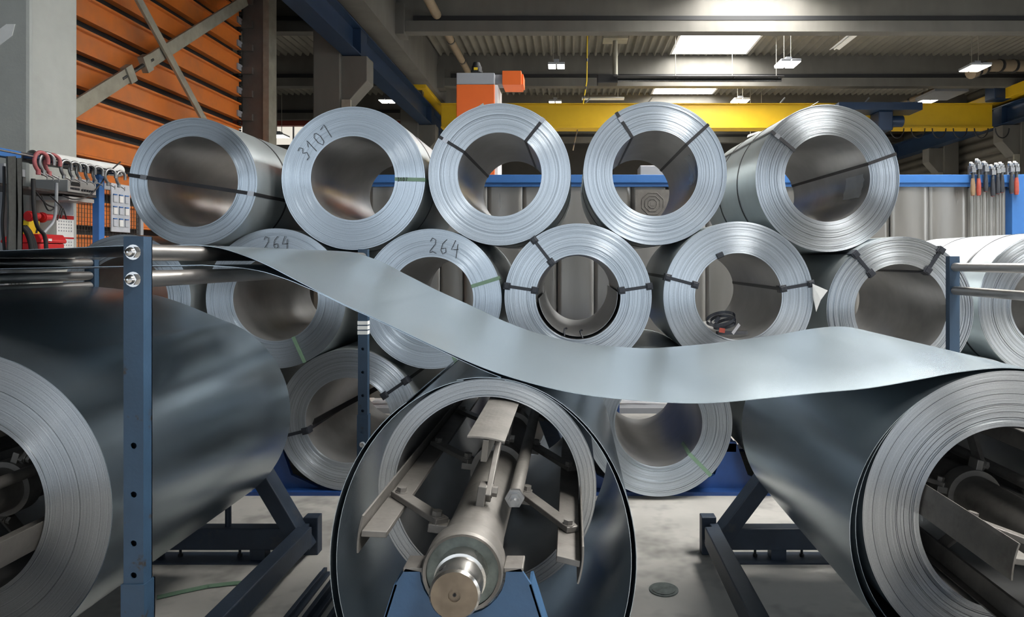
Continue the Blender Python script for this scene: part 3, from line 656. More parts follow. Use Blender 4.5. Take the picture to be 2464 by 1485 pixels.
# strap scraps lying in C4's bore
fz = C4.p.z - C4.ri
t = thing('strap_offcuts', 'tangle of black strap offcuts lying in the bore of the tagged coil', 'strap scrap', (C4.p.x - 0.07, C4.p.y + 0.1, fz + 0.02))
for k, (dx, dz, r, tilt) in enumerate(((-0.08, 0.115, 0.085, 0.5), (-0.06, 0.095, 0.075, 0.2), (-0.05, 0.08, 0.06, 0.9))):
    m = MB(); c0 = Vector((C4.p.x + dx, C4.p.y + 0.10 + 0.03 * k, fz + dz))
    pts = [c0 + Vector((r * math.cos(a), 0.6 * r * math.sin(a), r * 0.42 * math.sin(a + tilt))) for a in [i * 2 * math.pi / 28 for i in range(28)]]
    for i in range(28): m.bar(pts[i], pts[(i + 1) % 28] + (pts[(i + 1) % 28] - pts[i]) * 0.05, 0.0025, 0.018)
    m.build('strap_loop', M_PLASTIC, t)
x, z = C4.p.x, fz
MB().bar((x - 0.115, C4.p.y + 0.05, z + 0.035), (x + 0.08, C4.p.y + 0.12, z + 0.03), 0.02, 0.02).build('strap_piece', M_PLASTIC, t)
MB().bar((x - 0.105, C4.p.y + 0.03, z + 0.055), (x - 0.072, C4.p.y + 0.03, z + 0.05), 0.01, 0.026).build('red_tip', M_HRED, t)
MB().bar((x - 0.03, C4.p.y + 0.02, z + 0.035), (x + 0.015, C4.p.y + 0.04, z + 0.088), 0.004, 0.02).build('silver_piece', M_SEAL, t)
MB().bar((x - 0.13, C4.p.y + 0.03, z + 0.10), (x - 0.105, C4.p.y + 0.03, z + 0.13), 0.01, 0.02).build('strap_piece', M_PLASTIC, t)
# paper tag wired to C4
m = MB(); pts = [P(1955, 683, 3.93), P(1992, 699, 3.90), P(1975, 722, 3.91), P(1964, 751, 3.92), P(1956, 715, 3.93)]
m.prism(pts, (0, 0.001, 0)); one('paper_tag', m, M_PAPER, 'white paper tag hanging at the right edge of a middle-row coil', 'tag')

# blue cradle under the stack
t = thing('coil_cradle', 'blue steel cradle with wedges under the bottom row of coils', 'cradle', (0, 4.6, 0))
MB().bx(-2.6, 3.1, 4.06, 4.20, 0.0, 0.022).build('base_rail', M_DEEPBLUE, t); MB().bx(-2.6, 3.1, 5.0, 5.12, 0.0, 0.022).build('base_rail', M_DEEPBLUE, t)
cs = [B0, B1, B2, B3, B4, B5]
for a, b in zip(cs[:-1], cs[1:]):
    xm = (a.p.x + b.p.x) / 2
    for y in (4.14, 5.05):
        m = MB(); m.prism([(xm - 0.27, y, 0.022), (xm + 0.27, y, 0.022), (xm + 0.10, y, 0.10), (xm + 0.03, y, 0.30), (xm - 0.03, y, 0.30), (xm - 0.10, y, 0.10)], (0, 0.03, 0)); m.build('wedge', M_DEEPBLUE, t)
    MB().bx(xm - 0.03, xm + 0.03, 4.14, 5.08, 0.24, 0.29).build('tie_bar', M_DEEPBLUE, t)

# ------------------------------------------------------------------ decoilers in the foreground
def smooth_path(pts, n=12):                                   # Catmull-Rom through 2D points
    out = []
    for i in range(len(pts) - 1):
        p0 = Vector(pts[max(i - 1, 0)]); p1 = Vector(pts[i]); p2 = Vector(pts[i + 1]); p3 = Vector(pts[min(i + 2, len(pts) - 1)])
        for k in range(n):
            t = k / n
            out.append(tuple(0.5 * ((2 * p1) + (p2 - p0) * t + (2 * p0 - 5 * p1 + 4 * p2 - p3) * t * t + (3 * p1 - p0 - 3 * p2 + p3) * t ** 3)))
    out.append(tuple(pts[-1])); return out
YN, YFAR = 1.89, 3.08                                         # coil width on the decoilers
def nut(m, p, d, r, h, dome=False):
    d = Vector(d).normalized(); p = Vector(p)
    m.cyl(p, p + d * h * 0.15, r * 1.25, n=16); m.cyl(p + d * h * 0.15, p + d * h, r, n=6, smooth=False)
    if dome:
        m.cyl(p + d * h, p + d * (h + r * 0.45), r * 0.82, r * 0.62, n=14); m.cyl(p + d * (h + r * 0.45), p + d * (h + r * 0.75), r * 0.62, r * 0.15, n=14)
def decoiler(label, X, Z, rot, rear, spread, up_links=True, shaft_y=1.29):
    t = thing('decoiler', label, 'decoiler', (X, 2.4, 0), group='decoilers')
    # shaft: journal, groove, bearing ring, tube
    def axis(mb): mb.M = Matrix.Translation((X, 0, Z)); return mb
    y = shaft_y
    m = axis(MB()); m.rev([(0.001, y + 0.004), (0.012, y + 0.004), (0.012, y), (0.045, y), (0.049, y + 0.005), (0.049, y + 0.055), (0.046, y + 0.058), (0.046, y + 0.064), (0.052, y + 0.066), (0.052, y + 0.105)], 48, [1, 1, 1, 0, 0, 0, 0, 0, 0])
    sh = m.build('shaft', [M_SHAFT, M_RUST], t)
    m = axis(MB()); m.M = m.M @ Matrix.Rotation(math.radians(-35), 4, 'Y'); m.cyl((0, y + 0.030, 0.0485), (0, y + 0.030, 0.0497), 0.008, n=14); m.build('oil_hole_shade', M_DARK, sh)  # black disc on the journal, painting the shade inside a hole
    m = axis(MB()); m.rev([(0.001, y + 0.003), (0.0035, y + 0.003)], 12); m.build('centre_hole_shade', M_DARK, sh)  # flat black ring, painting the shade of the centre bore
    m = axis(MB()); m.rev([(0.052, y + 0.10), (0.074, y + 0.10), (0.074, y + 0.115)], 48); m.build('bearing', M_BEARING, t)
    m = axis(MB()); m.rev([(0.074, y + 0.095), (0.080, y + 0.092), (0.083, y + 0.10), (0.083, y + 0.15), (0.072, y + 0.17), (0.066, y + 0.30), (0.064, rear - 0.02)], 48); m.build('collar', M_DUSTY, t)
    for yy in (2.05, 2.5, 2.95):
        m = axis(MB()); m.rev([(0.064, yy), (0.082, yy), (0.082, yy + 0.05), (0.064, yy + 0.05)], 40); m.build('sleeve', M_DUSTY, t)
    # arms
    for k in range(4):
        ang = rot + k * math.pi / 2; e = Vector((math.cos(ang), 0, math.sin(ang))); tn = e.cross(Vector((0, 1, 0))); Mx = frame((X, 0, Z), e, (0, 1, 0), tn)
        s = 1 if tn.z > 0 else -1
        if abs(tn.z) < 0.5: s = 1 if tn.x > 0 else -1
        m = MB(); m.M = Mx; y0, y1 = 1.50, rear - 0.12
        m.prism([(0.190, y0 + 0.012, -0.007), (0.243, y0, -0.007), (0.243, y1, -0.007), (0.190, y1, -0.007)], (0, 0, 0.014)); arm = m.build('arm', M_DUSTY, t, 0.0015)
        m = MB(); m.M = Mx; n = 8; aa = [(-0.17 + 0.34 * i / n) for i in range(n + 1)]
        ro, ri = 0.2500, 0.2455
        vs = []
        for yy in (y0 - 0.004, y1):
            for r in (ri, ro): vs += [(r * math.cos(a), yy, r * math.sin(a)) for a in aa]
        q = n + 1; fs = []
        for i in range(n):
            fs += [(i, i + 1, 2 * q + i + 1, 2 * q + i), (q + i, 3 * q + i, 3 * q + i + 1, q + i + 1), (i, q + i, q + i + 1, i + 1), (2 * q + i, 2 * q + i + 1, 3 * q + i + 1, 3 * q + i)]
        fs += [(0, 2 * q, 3 * q, q), (n, q + n, 3 * q + n, 2 * q + n)]
        m.add(vs, fs); m.build('shell', M_DUSTY, arm, 0.001)
        for ya, yb in ((1.72, 1.60), (2.20, 2.08), (2.68, 2.56)) if k != 0 else ((1.66, 1.86), (2.14, 2.34), (2.62, 2.82)):
            m = MB(); m.M = Mx; off = s * 0.015
            m.bar((0.226, ya + (0.01 if k != 0 else -0.01), off), (0.082, yb - (0.01 if k != 0 else -0.01), off), 0.036, 0.014, (0, 0, 1)); m.build('link', M_DUSTY, arm, 0.002)
            m = MB(); m.M = Mx
            nut(m, (0.212, ya, s * 0.022), (0, 0, s), 0.0125, 0.013); m.build('link_bolt', M_DUSTY, arm)
            m = MB(); m.M = Mx; nut(m, (0.098, yb, s * 0.022), (0, 0, s), 0.0125, 0.013); m.build('link_bolt', M_DUSTY, arm)
            m = MB(); m.M = Mx; m.bx(0.060, 0.112, yb - 0.022, yb + 0.022, -0.010, 0.010).build('lug', M_DUSTY, arm, 0.002)
    # tension rods with nuts
    for da in (math.radians(42),):
        ang = rot + math.pi / 4 + da * 0.1; c = Vector((X + 0.118 * math.cos(ang), 0, Z + 0.118 * math.sin(ang)))
        m = MB(); m.cyl((c.x, 1.60, c.z), (c.x, rear - 0.2, c.z), 0.017, n=20); m.build('tension_rod', M_DUSTY, t)
        m = MB(); m.cyl((c.x, 1.595, c.z), (c.x, 1.606, c.z), 0.023, n=6, smooth=False); nut(m, (c.x, 1.595, c.z), (0, -1, 0), 0.014, 0.014); m.cyl((c.x, 1.585, c.z), (c.x, 1.565, c.z), 0.008, n=12); m.build('rod_nut', M_STEEL, t)
    # front cradle: folded blue plate with a half-round seat
    yc = y + 0.105; cup = [Vector((X + 0.088 * math.cos(a), yc, Z - 0.002 + 0.088 * math.sin(a))) for a in [math.pi + i * math.pi / 14 for i in range(15)]]
    out = [Vector((X - 0.118, yc, Z + 0.004))] + cup + [Vector((X + 0.118, yc, Z + 0.004)), Vector((X + 0.140, yc, Z - 0.03)), Vector((X + 0.36, yc, 0.03)), Vector((X - 0.36, yc, 0.03)), Vector((X - 0.140, yc, Z - 0.03))]
    m = MB(); m.plate(out, [], (0, 0.008, 0)); fc = m.build('front_cradle', M_CRADLE, t)
    for s in (-1, 1):
        m = MB(); m.bar((X + s * 0.138, yc + 0.03, Z - 0.028), (X + s * 0.36, yc + 0.03, 0.03), 0.06, 0.006, (1, 0, 0)); m.build('folded_edge', M_CRADLE, fc)
        m = MB(); m.bx(X + s * 0.103 - 0.02, X + s * 0.103 + 0.02, yc, yc + 0.06, Z - 0.004, Z + 0.006); m.build('cradle_ear', M_DUSTY, fc, 0.002)
    MB().bx(X - 0.40, X + 0.40, yc - 0.02, yc + 0.09, 0.0, 0.03).build('foot_plate', M_STAND, t)
    # rear A-frame
    for s in (-1, 1):
        m = MB(); m.bar((X + s * 0.06, rear, Z + 0.02), (X + s * spread, rear, 0.045), 0.07, 0.10, (0, 1, 0)); m.build('rear_leg', M_STAND, t, 0.004)
        m = MB(); m.bx(X + s * spread - 0.035, X + s * spread + 0.035, yc + 0.05, rear - 0.03, 0.075, 0.165); m.build('side_rail', M_STAND, t, 0.005)
        m = MB(); m.bx(X + s * spread - 0.035, X + s * spread + 0.035, rear + 0.04, rear + 0.10, 0.0, 0.18).build('corner_socket', M_STAND, t, 0.004)
        m = MB(); m.bx(X + s * 0.25 - 0.035, X + s * 0.25 + 0.035, rear - 0.03, rear + 0.03, 0.008, 0.06).build('rear_foot', M_STAND, t)
        for dx in (-0.10, 0.12):
            m = MB(); m.cyl((X + s * 0.25 + dx, rear + 0.01, 0.006), (X + s * 0.25 + dx, rear + 0.01, 0.045), 0.006, n=8).cyl((X + s * 0.25 + dx, rear + 0.01, 0.006), (X + s * 0.25 + dx, rear + 0.01, 0.02), 0.011, n=6); m.build('anchor_bolt', M_DARK, t)
    MB().bx(X - spread, X + spread, rear - 0.035, rear + 0.035, 0.055, 0.155).build('rear_crossbar', M_STAND, t, 0.005)
    MB().bx(X - spread + 0.05, X + spread - 0.05, rear - 0.06, rear + 0.06, 0.0, 0.008).build('floor_plate', M_STAND, t)
    MB().cyl((X, rear - 0.05, Z), (X, rear + 0.05, Z), 0.10, n=32).build('rear_bearing', M_STAND, t)
    MB().cyl((X + 0.10, rear, 0.14), (X + 0.10, rear, Z - 0.3), 0.014, n=10).build('brake_rod', M_STAND, t)
    return t
cL = (P(-110, 1224, YN).x, P(0, 1224, YN).z); cC = (P(1172, 1175, YN).x, P(0, 1175, YN).z); cR = (P(2429, 1246, YN).x, P(0, 1246, YN).z)
decoiler('left decoiler stand with expanding mandrel, carrying the big left coil', cL[0], cL[1], math.radians(-18), 3.20, 0.47)
decoiler('central decoiler with silver shaft end on a blue cradle', cC[0] + 0.012, cC[1] - 0.004, math.radians(-8), 3.20, 0.34)
decoiler('right decoiler stand with expanding mandrel inside the right coil', cR[0], cR[1], math.radians(-12), 3.20, 0.56)
def near_coil(c, ro, ri, label, seed, n, core=-0.003, amp=0.0012):
    r = thing('steel_coil', label, 'steel coil', (c[0], YN, c[1] - ro), group='coils on the decoilers')
    w = winding(r, ri, ro, YFAR - YN, seed, n, amp, core, [M_NEAR, M_EDGE_N, M_BORE], 160); return r
def loose(root, sec, name='loose_wrap'):
    m = MB(); m.sheet(sec, YN - 0.004, YFAR, 0.0015); return m.build(name, M_NEAR, root)
# left coil with its sheet leaving the top towards the left
rl = 380 * YN / F; L_ = near_coil(cL, rl, 0.2545, 'big dark coil on the left decoiler, sheet lifting off its top', 31, 110, amp=0.0003)
pts = [(rl + 0.003) * Vector((math.cos(a), math.sin(a))) for a in [math.radians(-75 + 148 * i / 24) for i in range(25)]]
pts = [(cL[0] + p.x, cL[1] + p.y) for p in pts]
for dx, dz in ((-0.02, 0.484), (-0.16, 0.530), (-0.307, 0.556), (-0.55, 0.574), (-0.87, 0.560), (-1.25, 0.50), (-1.7, 0.40), (-2.2, 0.28)): pts.append((cL[0] + dx, cL[1] + dz))
loose(L_, smooth_path(pts, 6), 'lifting_sheet')
# central coil: thin ring, sheet hanging slack in two oval loops
rc = 0.3035; C_ = near_coil(cC, rc, 0.2545, 'nearly used coil on the central decoiler, slack sheet hanging in loops', 32, 50, amp=0.0003)
def oval(a, b, zt, x, t0, t1, n):                             # angles from the top, clockwise
    return [(x + a * math.sin(t), zt - b + b * math.cos(t)) for t in [t0 + (t1 - t0) * i / n for i in range(n + 1)]]
zt = cC[1] + rc
i1 = oval(0.408, 0.505, zt + 0.0015, cC[0] - 0.008, math.radians(8), math.radians(352), 90)
i2 = oval(0.424, 0.512, zt + 0.0045, cC[0] - 0.010, math.radians(-10), math.radians(330), 90)
loose(C_, i1); loose(C_, i2)
# right coil
rr = 354 * YN / F; R_ = near_coil(cR, rr, 0.2545, 'big coil on the right decoiler feeding the bright flowing strip', 33, 100, -0.006, 0.0003)
def bulge(extra, a0, a1, n=60):
    out = []
    for i in range(n + 1):
        a = a0 + (a1 - a0) * i / n; f = math.sin(math.pi * i / n) ** 1.5; r = rr + 0.002 + extra * f
        out.append((cR[0] + r * math.cos(a), cR[1] + r * math.sin(a)))
    return out
loose(R_, bulge(0.030, math.radians(130), math.radians(330))); loose(R_, bulge(0.055, math.radians(125), math.radians(345)))

# ------------------------------------------------------------------ flowing strips and roller posts
def sec_of(pts): return [(x, H + z) for x, z in pts]
main = [(cR[0] + 0.25, (cR[1] + rr + 0.004) - 0.085 - H), (cR[0] + 0.12, (cR[1] + rr + 0.006) - 0.02 - H), (cR[0], cR[1] + rr + 0.007 - H), (1.08, -0.308), (0.956, -0.3300), (0.724, -0.3650), (0.434, -0.3930), (0.261, -0.3935), (0.029, -0.371), (-0.156, -0.3265),
        (-0.319, -0.265), (-0.565, -0.152), (-0.622, -0.126), (-0.759, -0.0545), (-0.860, -0.004), (-0.960, 0.032), (-1.030, 0.043), (-1.10, 0.0435), (-1.245, 0.042), (-1.593, 0.028), (-2.01, 0.018), (-2.26, 0.0135), (-2.6, -0.012), (-3.1, -0.07), (-3.7, -0.16)]
from mathutils import noise
def wavy_sheet(sec, y0, y1, ny, amp, t=0.0014):               # thin sheet with gentle buckles
    m = MB(); ns = len(sec); top = []; bot = []
    for j in range(ny + 1):
        y = y0 + (y1 - y0) * j / ny
        for x, z in sec:
            k = min(1.0, max(0.0, (1.05 - x) / 0.3)) * min(1.0, max(0.0, (x + 0.98) / 0.25))
            k *= 1 - 0.8 * math.exp(-((x + 0.18) / 0.16) ** 2)
            dz = amp * k * (noise.noise((x * 2.6, y * 1.5, 3.1)) + 0.5 * noise.noise((x * 5.5, y * 2.4, 8.7)))
            top.append((x, y, z + dz + t / 2)); bot.append((x, y, z + dz - t / 2))
    fs = [(j * ns + i, j * ns + i + 1, (j + 1) * ns + i + 1, (j + 1) * ns + i) for j in range(ny) for i in range(ns - 1)]
    n0 = len(top); m.add(top + bot, fs + [[n0 + i for i in f[::-1]] for f in fs], 0, True)
    rim = [i for i in range(ns)] + [j * ns + ns - 1 for j in range(1, ny + 1)] + [ny * ns + i for i in range(ns - 2, -1, -1)] + [j * ns for j in range(ny - 1, 0, -1)]
    r = len(rim); m.add([top[i] for i in rim] + [bot[i] for i in rim], [(i, (i + 1) % r, r + (i + 1) % r, r + i) for i in range(r)], 0, False)
    return m
m = wavy_sheet(smooth_path(sec_of(main), 8), YN, YFAR, 26, 0.008)
one('steel_strip', m, M_STRIP, 'wide bright galvanised strip flowing in a wave from the left rollers to right coil', 'steel strip')
main_s = smooth_path(sec_of(main), 8)
def gap(x):                                                   # distance of the second strip below the first
    for a, b, g0, g1 in ((-0.96, -0.86, 0.048, 0.026), (-0.86, -0.78, 0.026, 0.012), (-0.78, -0.70, 0.012, 0.005), (-0.70, -0.36, 0.005, 0.006), (-0.36, -0.18, 0.006, 0.012)):
        if a <= x <= b: return g0 + (g1 - g0) * (x - a) / (b - a)
second = [(x, z - gap(x)) for x, z in main_s if -0.95 <= x <= -0.19] + sec_of([(-1.03, -0.0115), (-1.2, -0.014), (-1.6, -0.022), (-2.26, -0.036), (-2.9, -0.09), (-3.6, -0.18)])
m = wavy_sheet(second, YN + 0.012, YFAR, 26, 0.008)
one('steel_strip', m, M_NEAR, 'dark strip slipping between the two left rollers down to the central coil', 'steel strip')
def roller_stand(label, X, yn, yf, top, pipes, r, sleeve, w=0.047, d=0.034):
    t = thing('roller_stand', label, 'roller stand', (X, (yn + yf) / 2, 0), group='roller stands')
    for y, nm in ((yn, 'near'), (yf, 'far')):
        m = MB(); z0 = sleeve - 0.1
        hol = [circ(X, z, 0.0075, 14, y - d / 2) for z in [sleeve + 0.095 + k * 0.115 for k in range(3)] if z < top - 0.35]
        hol2 = [circ(X, z, 0.0075, 14, y - d / 2) for z in [sleeve + 0.02]]
        o = [Vector((X - w / 2, y - d / 2, z0)), Vector((X + w / 2, y - d / 2, z0)), Vector((X + w / 2, y - d / 2, top)), Vector((X - w / 2, y - d / 2, top))]
        m.plate(o, hol + hol2, (0, 0.003, 0))
        m.bx(X - w / 2, X - w / 2 + 0.003, y - d / 2 + 0.003, y + d / 2, z0, top).bx(X + w / 2 - 0.003, X + w / 2, y - d / 2 + 0.003, y + d / 2, z0, top).bx(X - w / 2, X + w / 2, y + d / 2 - 0.003, y + d / 2, z0, top)
        m.bx(X - w / 2 + 0.001, X + w / 2 - 0.001, y - d / 2 + 0.001, y + d / 2 - 0.001, top - 0.004, top + 0.001)
        p = m.build('post', M_POST, t)
        W2, D2 = w / 2 + 0.004, d / 2 + 0.004; m = MB()
        hol = [circ(X, sleeve - 0.085, 0.0085, 14, y - D2)]
        m.plate([Vector((X - W2, y - D2, 0.01)), Vector((X + W2, y - D2, 0.01)), Vector((X + W2, y - D2, sleeve)), Vector((X - W2, y - D2, sleeve))], hol, (0, 0.0035, 0))
        m.bx(X - W2, X - W2 + 0.0035, y - D2 + 0.0035, y + D2, 0.01, sleeve).bx(X + W2 - 0.0035, X + W2, y - D2 + 0.0035, y + D2, 0.01, sleeve).bx(X - W2, X + W2, y + D2 - 0.0035, y + D2, 0.01, sleeve)
        m.build('sleeve', M_POST, p)
        MB().bx(X - 0.09, X + 0.09, y - 0.09, y + 0.09, 0.0, 0.012).build('base_plate', M_POST, p)
        if nm == 'far':
            m = MB(); nut(m, (X, y - D2, sleeve - 0.145), (0, -1, 0), 0.012, 0.012); m.build('clamp_bolt', M_CHROME, p)
        if nm == 'far' and X > -1.5 and X < 0:
            for q in range(3): MB().bx(X - w / 2 - 0.002, X + w / 2 + 0.001, y - d / 2 - 0.002, y + d / 2, H - 0.315 - q * 0.024, H - 0.297 - q * 0.024).build('tape_wrap', M_PAPER, p)
    for z in pipes:
        m = MB(); m.cyl((X, yn + d / 2 + 0.004, z), (X, yf - d / 2 - 0.004, z), r, n=32); ro = m.build('roller', M_ROLLER, t)
        m = MB(); m.cyl((X, yn, z), (X, yf, z), 0.011, n=14); m.build('roller_axle', M_STEELD, ro)
        m = MB(); nut(m, (X, yn - d / 2, z), (0, -1, 0), 0.0145, 0.012, True); m.build('acorn_nut', M_CHROME, t)
roller_stand('blue roller stand with two acorn nuts on its near post, left of centre', -1.030, 1.62, 3.38, H + 0.057, (H + 0.0205, H - 0.0435), 0.0205, 0.64)
roller_stand('roller stand at the right edge with two grey rollers toward the camera', 1.79, 1.50, 3.20, H + 0.021, (H - 0.029, H - 0.138), 0.020, 0.60)
roller_stand('roller stand at the far left edge with three grey rollers', -2.265, 1.50, 3.22, H + 0.004, (H - 0.0105, H - 0.070, H - 0.118), 0.021, 0.60)

# ------------------------------------------------------------------ floor pieces
for k, (x, w, h) in enumerate(((-1.10, 0.05, 0.03), (-1.015, 0.06, 0.05), (-0.93, 0.05, 0.035))):
    m = MB(); m.bx(x - w / 2, x + w / 2, 1.75, 3.05 - 0.08 * k, 0.0, h * 0.4).bx(x - w / 6, x + w / 6, 1.75, 3.05 - 0.08 * k, h * 0.35, h)
    one('floor_rail', m, M_STAND, ('dark floor rail nearest the left decoiler frame', 'middle dark floor rail between left and central decoilers', 'dark floor rail nearest the central hanging loops')[k], 'rail', 'floor guide rails', 0.003)
m = MB(); pts = [P(378, 1440, 1.40 * F / 812), P(430, 1428, 1.40 * F / 800), P(500, 1413, 1.40 * F / 785), P(560, 1406, 1.40 * F / 778), P(620, 1402, 1.40 * F / 774)]
for i in range(4): m.bar(Vector((pts[i].x, pts[i].y, 0.004)), Vector((pts[i + 1].x, pts[i + 1].y, 0.004)) + (pts[i + 1] - pts[i]) * 0.03, 0.035, 0.002)
one('green_strap_offcut', m, M_GREEN, 'loose green strap lying on the concrete floor under the left coil', 'strap')
c = P(1597, 1420, 1.40 * F / 792); m = MB(); m.cyl((c.x, c.y, 0.0), (c.x, c.y, 0.004), 0.062, n=32).cyl((c.x, c.y, 0.003), (c.x, c.y, 0.006), 0.05, n=32)
one('drain_cover', m, M_BEARING, 'small round metal cap set in the floor right of the central coil', 'drain cover')

# ------------------------------------------------------------------ blue sheet rack behind the stack
YR = 6.35
zt_, zb_ = P(0, 421, YR).z, P(0, 449, YR).z
xl, xr = P(880, 0, YR).x, P(2446, 0, YR).x
t = thing('sheet_rack', 'bright blue frame rack holding upright grey metal sheets behind the coils', 'rack', ((xl + xr) / 2, YR, 0))
MB().bx(xl, xr, YR - 0.02, YR + 0.10, zt_ - 0.075, zt_).build('top_rail', M_RACKBLUE, t, 0.004)
MB().bx(xl, xr, YR + 0.0, YR + 0.10, zb_, zt_ - 0.075).build('top_rail_web', M_RACKBLUE, t)
for u in (1000, 1396, 1800, 2446):
    x = P(u, 0, YR).x
    MB().bx(x - 0.06, x + 0.06, YR + 0.14 if u < 2400 else YR - 0.03, YR + 0.26, 0.0, zt_ + 0.002).build('upright', M_RACKBLUE, t, 0.004)
MB().bx(xl, xr, YR - 0.1, YR + 0.3, 0.0, 0.05).build('base', M_GREYP, t)
MB().bx(xr, xr + 0.6, YR - 0.02, YR + 0.10, P(0, 476, YR).z - 0.06, P(0, 476, YR).z).build('side_rail', M_RACKBLUE, t)
MB().bx(xl + 0.05, xr - 0.1, YR + 0.105, YR + 0.13, 0.1, zt_ - 0.02).build('backing_panel', M_GREYP, t)
edges = [885, 968, 1057, 1115, 1172, 1257, 1341, 1430, 1519, 1608, 1700, 1790, 1880, 1970, 2058, 2146, 2239, 2333]
for k in range(len(edges) - 1):
    x0, x1 = P(edges[k], 0, YR).x, P(edges[k + 1], 0, YR).x; y = YR + 0.03 + 0.008 * ((k * 7) % 3)
    m = MB(); sec = [(x0 + 0.003 + (x1 - x0 - 0.006) * i / 8, y + 0.004 * math.sin(i * 0.8 + k)) for i in range(9)]
    vs = [(x, yy, z) for z in (0.12, zb_ + 0.02) for x, yy in sec]; n = 9
    m.add(vs + [(x, yy + 0.012, z) for x, yy, z in vs], [(i, i + 1, n + i + 1, n + i) for i in range(8)] + [(18 + i, 18 + n + i, 18 + n + i + 1, 18 + i + 1) for i in range(8)] + [(0, n, n + 18, 18), (8, 26, 35, 17)], 0, True)
    m.build('metal_sheet', M_PANEL, t)
m = MB(); x0, x1 = P(2335, 0, YR).x, P(2428, 0, YR).x; sec = []
for i in range(6):
    a = x0 + (x1 - x0) * i / 6; p = (x1 - x0) / 6
    sec += [(a + p * f, YR + 0.03 + 0.018 * math.cos(2 * math.pi * f)) for f in (0, 0.2, 0.4, 0.6, 0.8)]
n = len(sec); vs = [(x, y, z) for z in (0.12, zb_ + 0.02) for x, y in sec]
m.add(vs + [(x, y + 0.003, z) for x, y, z in vs], [(i, i + 1, n + i + 1, n + i) for i in range(n - 1)] + [(2 * n + i, 3 * n + i, 3 * n + i + 1, 2 * n + i + 1) for i in range(n - 1)], 0, True)
m.build('corrugated_sheet', M_PANEL, t)
# embossed plate seen through the fourth top coil
pc = P(1570, 490, YR - 0.03); t = thing('embossed_plate', 'grey plate with raised square pattern seen through the fourth top coil', 'plate', (pc.x, pc.y, pc.z - 0.15))
MB().bx(pc.x - 0.16, pc.x + 0.16, pc.y, pc.y + 0.01, pc.z - 0.15, pc.z + 0.13).build('plate', M_DUSTY, t)
for s in (0.04, 0.07, 0.10):
    m = MB(); q = [(pc.x + s * math.cos(a) * 1.08, pc.y - 0.003, pc.z + s * math.sin(a) * 1.08) for a in [math.pi / 8 + i * math.pi / 4 for i in range(8)]]
    m.tube(q, 0.0035, 6, closed=True); m.build('raised_line', M_DUSTY, t)
MB().bx(pc.x - 0.018, pc.x + 0.018, pc.y - 0.004, pc.y, pc.z - 0.02, pc.z + 0.02).build('raised_square', M_DUSTY, t)
MB_ = MB().bx(P(1330, 0, 5.9).x, P(1490, 0, 5.9).x, 5.85, 6.15, 0.0, 0.85)
one('blue_crate', MB_, M_DEEPBLUE, 'dark blue crate glimpsed behind the centre coil bore', 'crate', bevel=0.01)
MB_ = MB().bx(P(1540, 0, 7.4).x, P(1600, 0, 7.4).x, 7.4, 7.7, 0.0, P(0, 398, 7.4).z)
one('grey_cabinet', MB_, M_GREYP, 'pale grey machine cabinet seen through the fourth top coil above blue rail', 'cabinet', bevel=0.01)

# bar clamps hooked over the right end of the rail
def bar_clamp(u, vt, vb, hm, label):
    Yc = YR - 0.07; top, bot = P(u, vt, Yc), P(u, vb, Yc); x = top.x
    t = thing('bar_clamp', label, 'clamp', (x, Yc, bot.z), group='bar clamps on the blue rail')
    hl = 0.155; h0 = bot.z; h1 = h0 + hl
    m = MB(); m.M = Matrix.Translation((x, Yc, h0)) @ Matrix.Rotation(math.pi / 2, 4, 'X'); m.rev([(0.001, 0), (0.017, 0.0), (0.021, 0.03), (0.020, 0.10), (0.015, hl - 0.01), (0.014, hl)], 12, smooth=True)
    hd = m.build('handle', hm, t)
    m = MB(); m.cyl((x, Yc, h0 - 0.003), (x, Yc, h0 + 0.002), 0.014, n=10).build('handle_cap', M_HRED, hd)
    m = MB(); m.cyl((x, Yc, h1), (x, Yc, top.z - 0.06), 0.009, n=10).cyl((x, Yc, h1), (x, Yc, h1 + 0.03), 0.014, n=10); m.build('spindle', M_STEELD, t)
    m = MB(); m.bx(x - 0.019, x + 0.019, Yc - 0.022, Yc + 0.022, top.z - 0.09, top.z - 0.045).cyl((x, Yc, top.z - 0.045), (x, Yc, top.z - 0.02), 0.022, n=12); m.build('sliding_jaw', M_STEEL, t, 0.004)
    m = MB(); m.bar((x - 0.015, Yc - 0.02, top.z - 0.02), (x + 0.055, Yc + 0.10, top.z - 0.008), 0.03, 0.028); m.bar((x - 0.02, Yc + 0.0, top.z), (x + 0.02, Yc + 0.05, top.z - 0.02), 0.03, 0.02); m.build('fixed_jaw', M_STEEL, t, 0.004)
    m = MB(); m.bx(x + 0.02, x + 0.032, Yc + 0.09, Yc + 0.118, zt_ - 0.12, top.z - 0.01); m.build('bar', M_STEEL, t)
for u, vt, vb, hm, lab in ((2341, 392, 470, M_WOOD, 'wood-handled bar clamp, leftmost on the blue rail'), (2355, 384, 470, M_HRED, 'red-handled bar clamp second from left on the blue rail'),
                           (2372, 390, 461, M_HBLK, 'black-handled bar clamp third from left, hanging highest of its kind'), (2389, 398, 472, M_HBLK, 'lowest hanging black-handled bar clamp, fourth from left'),
                           (2401, 394, 466, M_HBLK, 'black-handled bar clamp fifth from left on the blue rail'), (2411, 392, 463, M_HBLK, 'black-handled bar clamp sixth from left on the blue rail'),
                           (2434, 391, 465, M_HBLK, 'black-handled bar clamp second from right on the blue rail'), (2446, 390, 468, M_HRED, 'red wooden-handled bar clamp, rightmost on the blue rail')):
    bar_clamp(u, vt, vb, hm, lab)

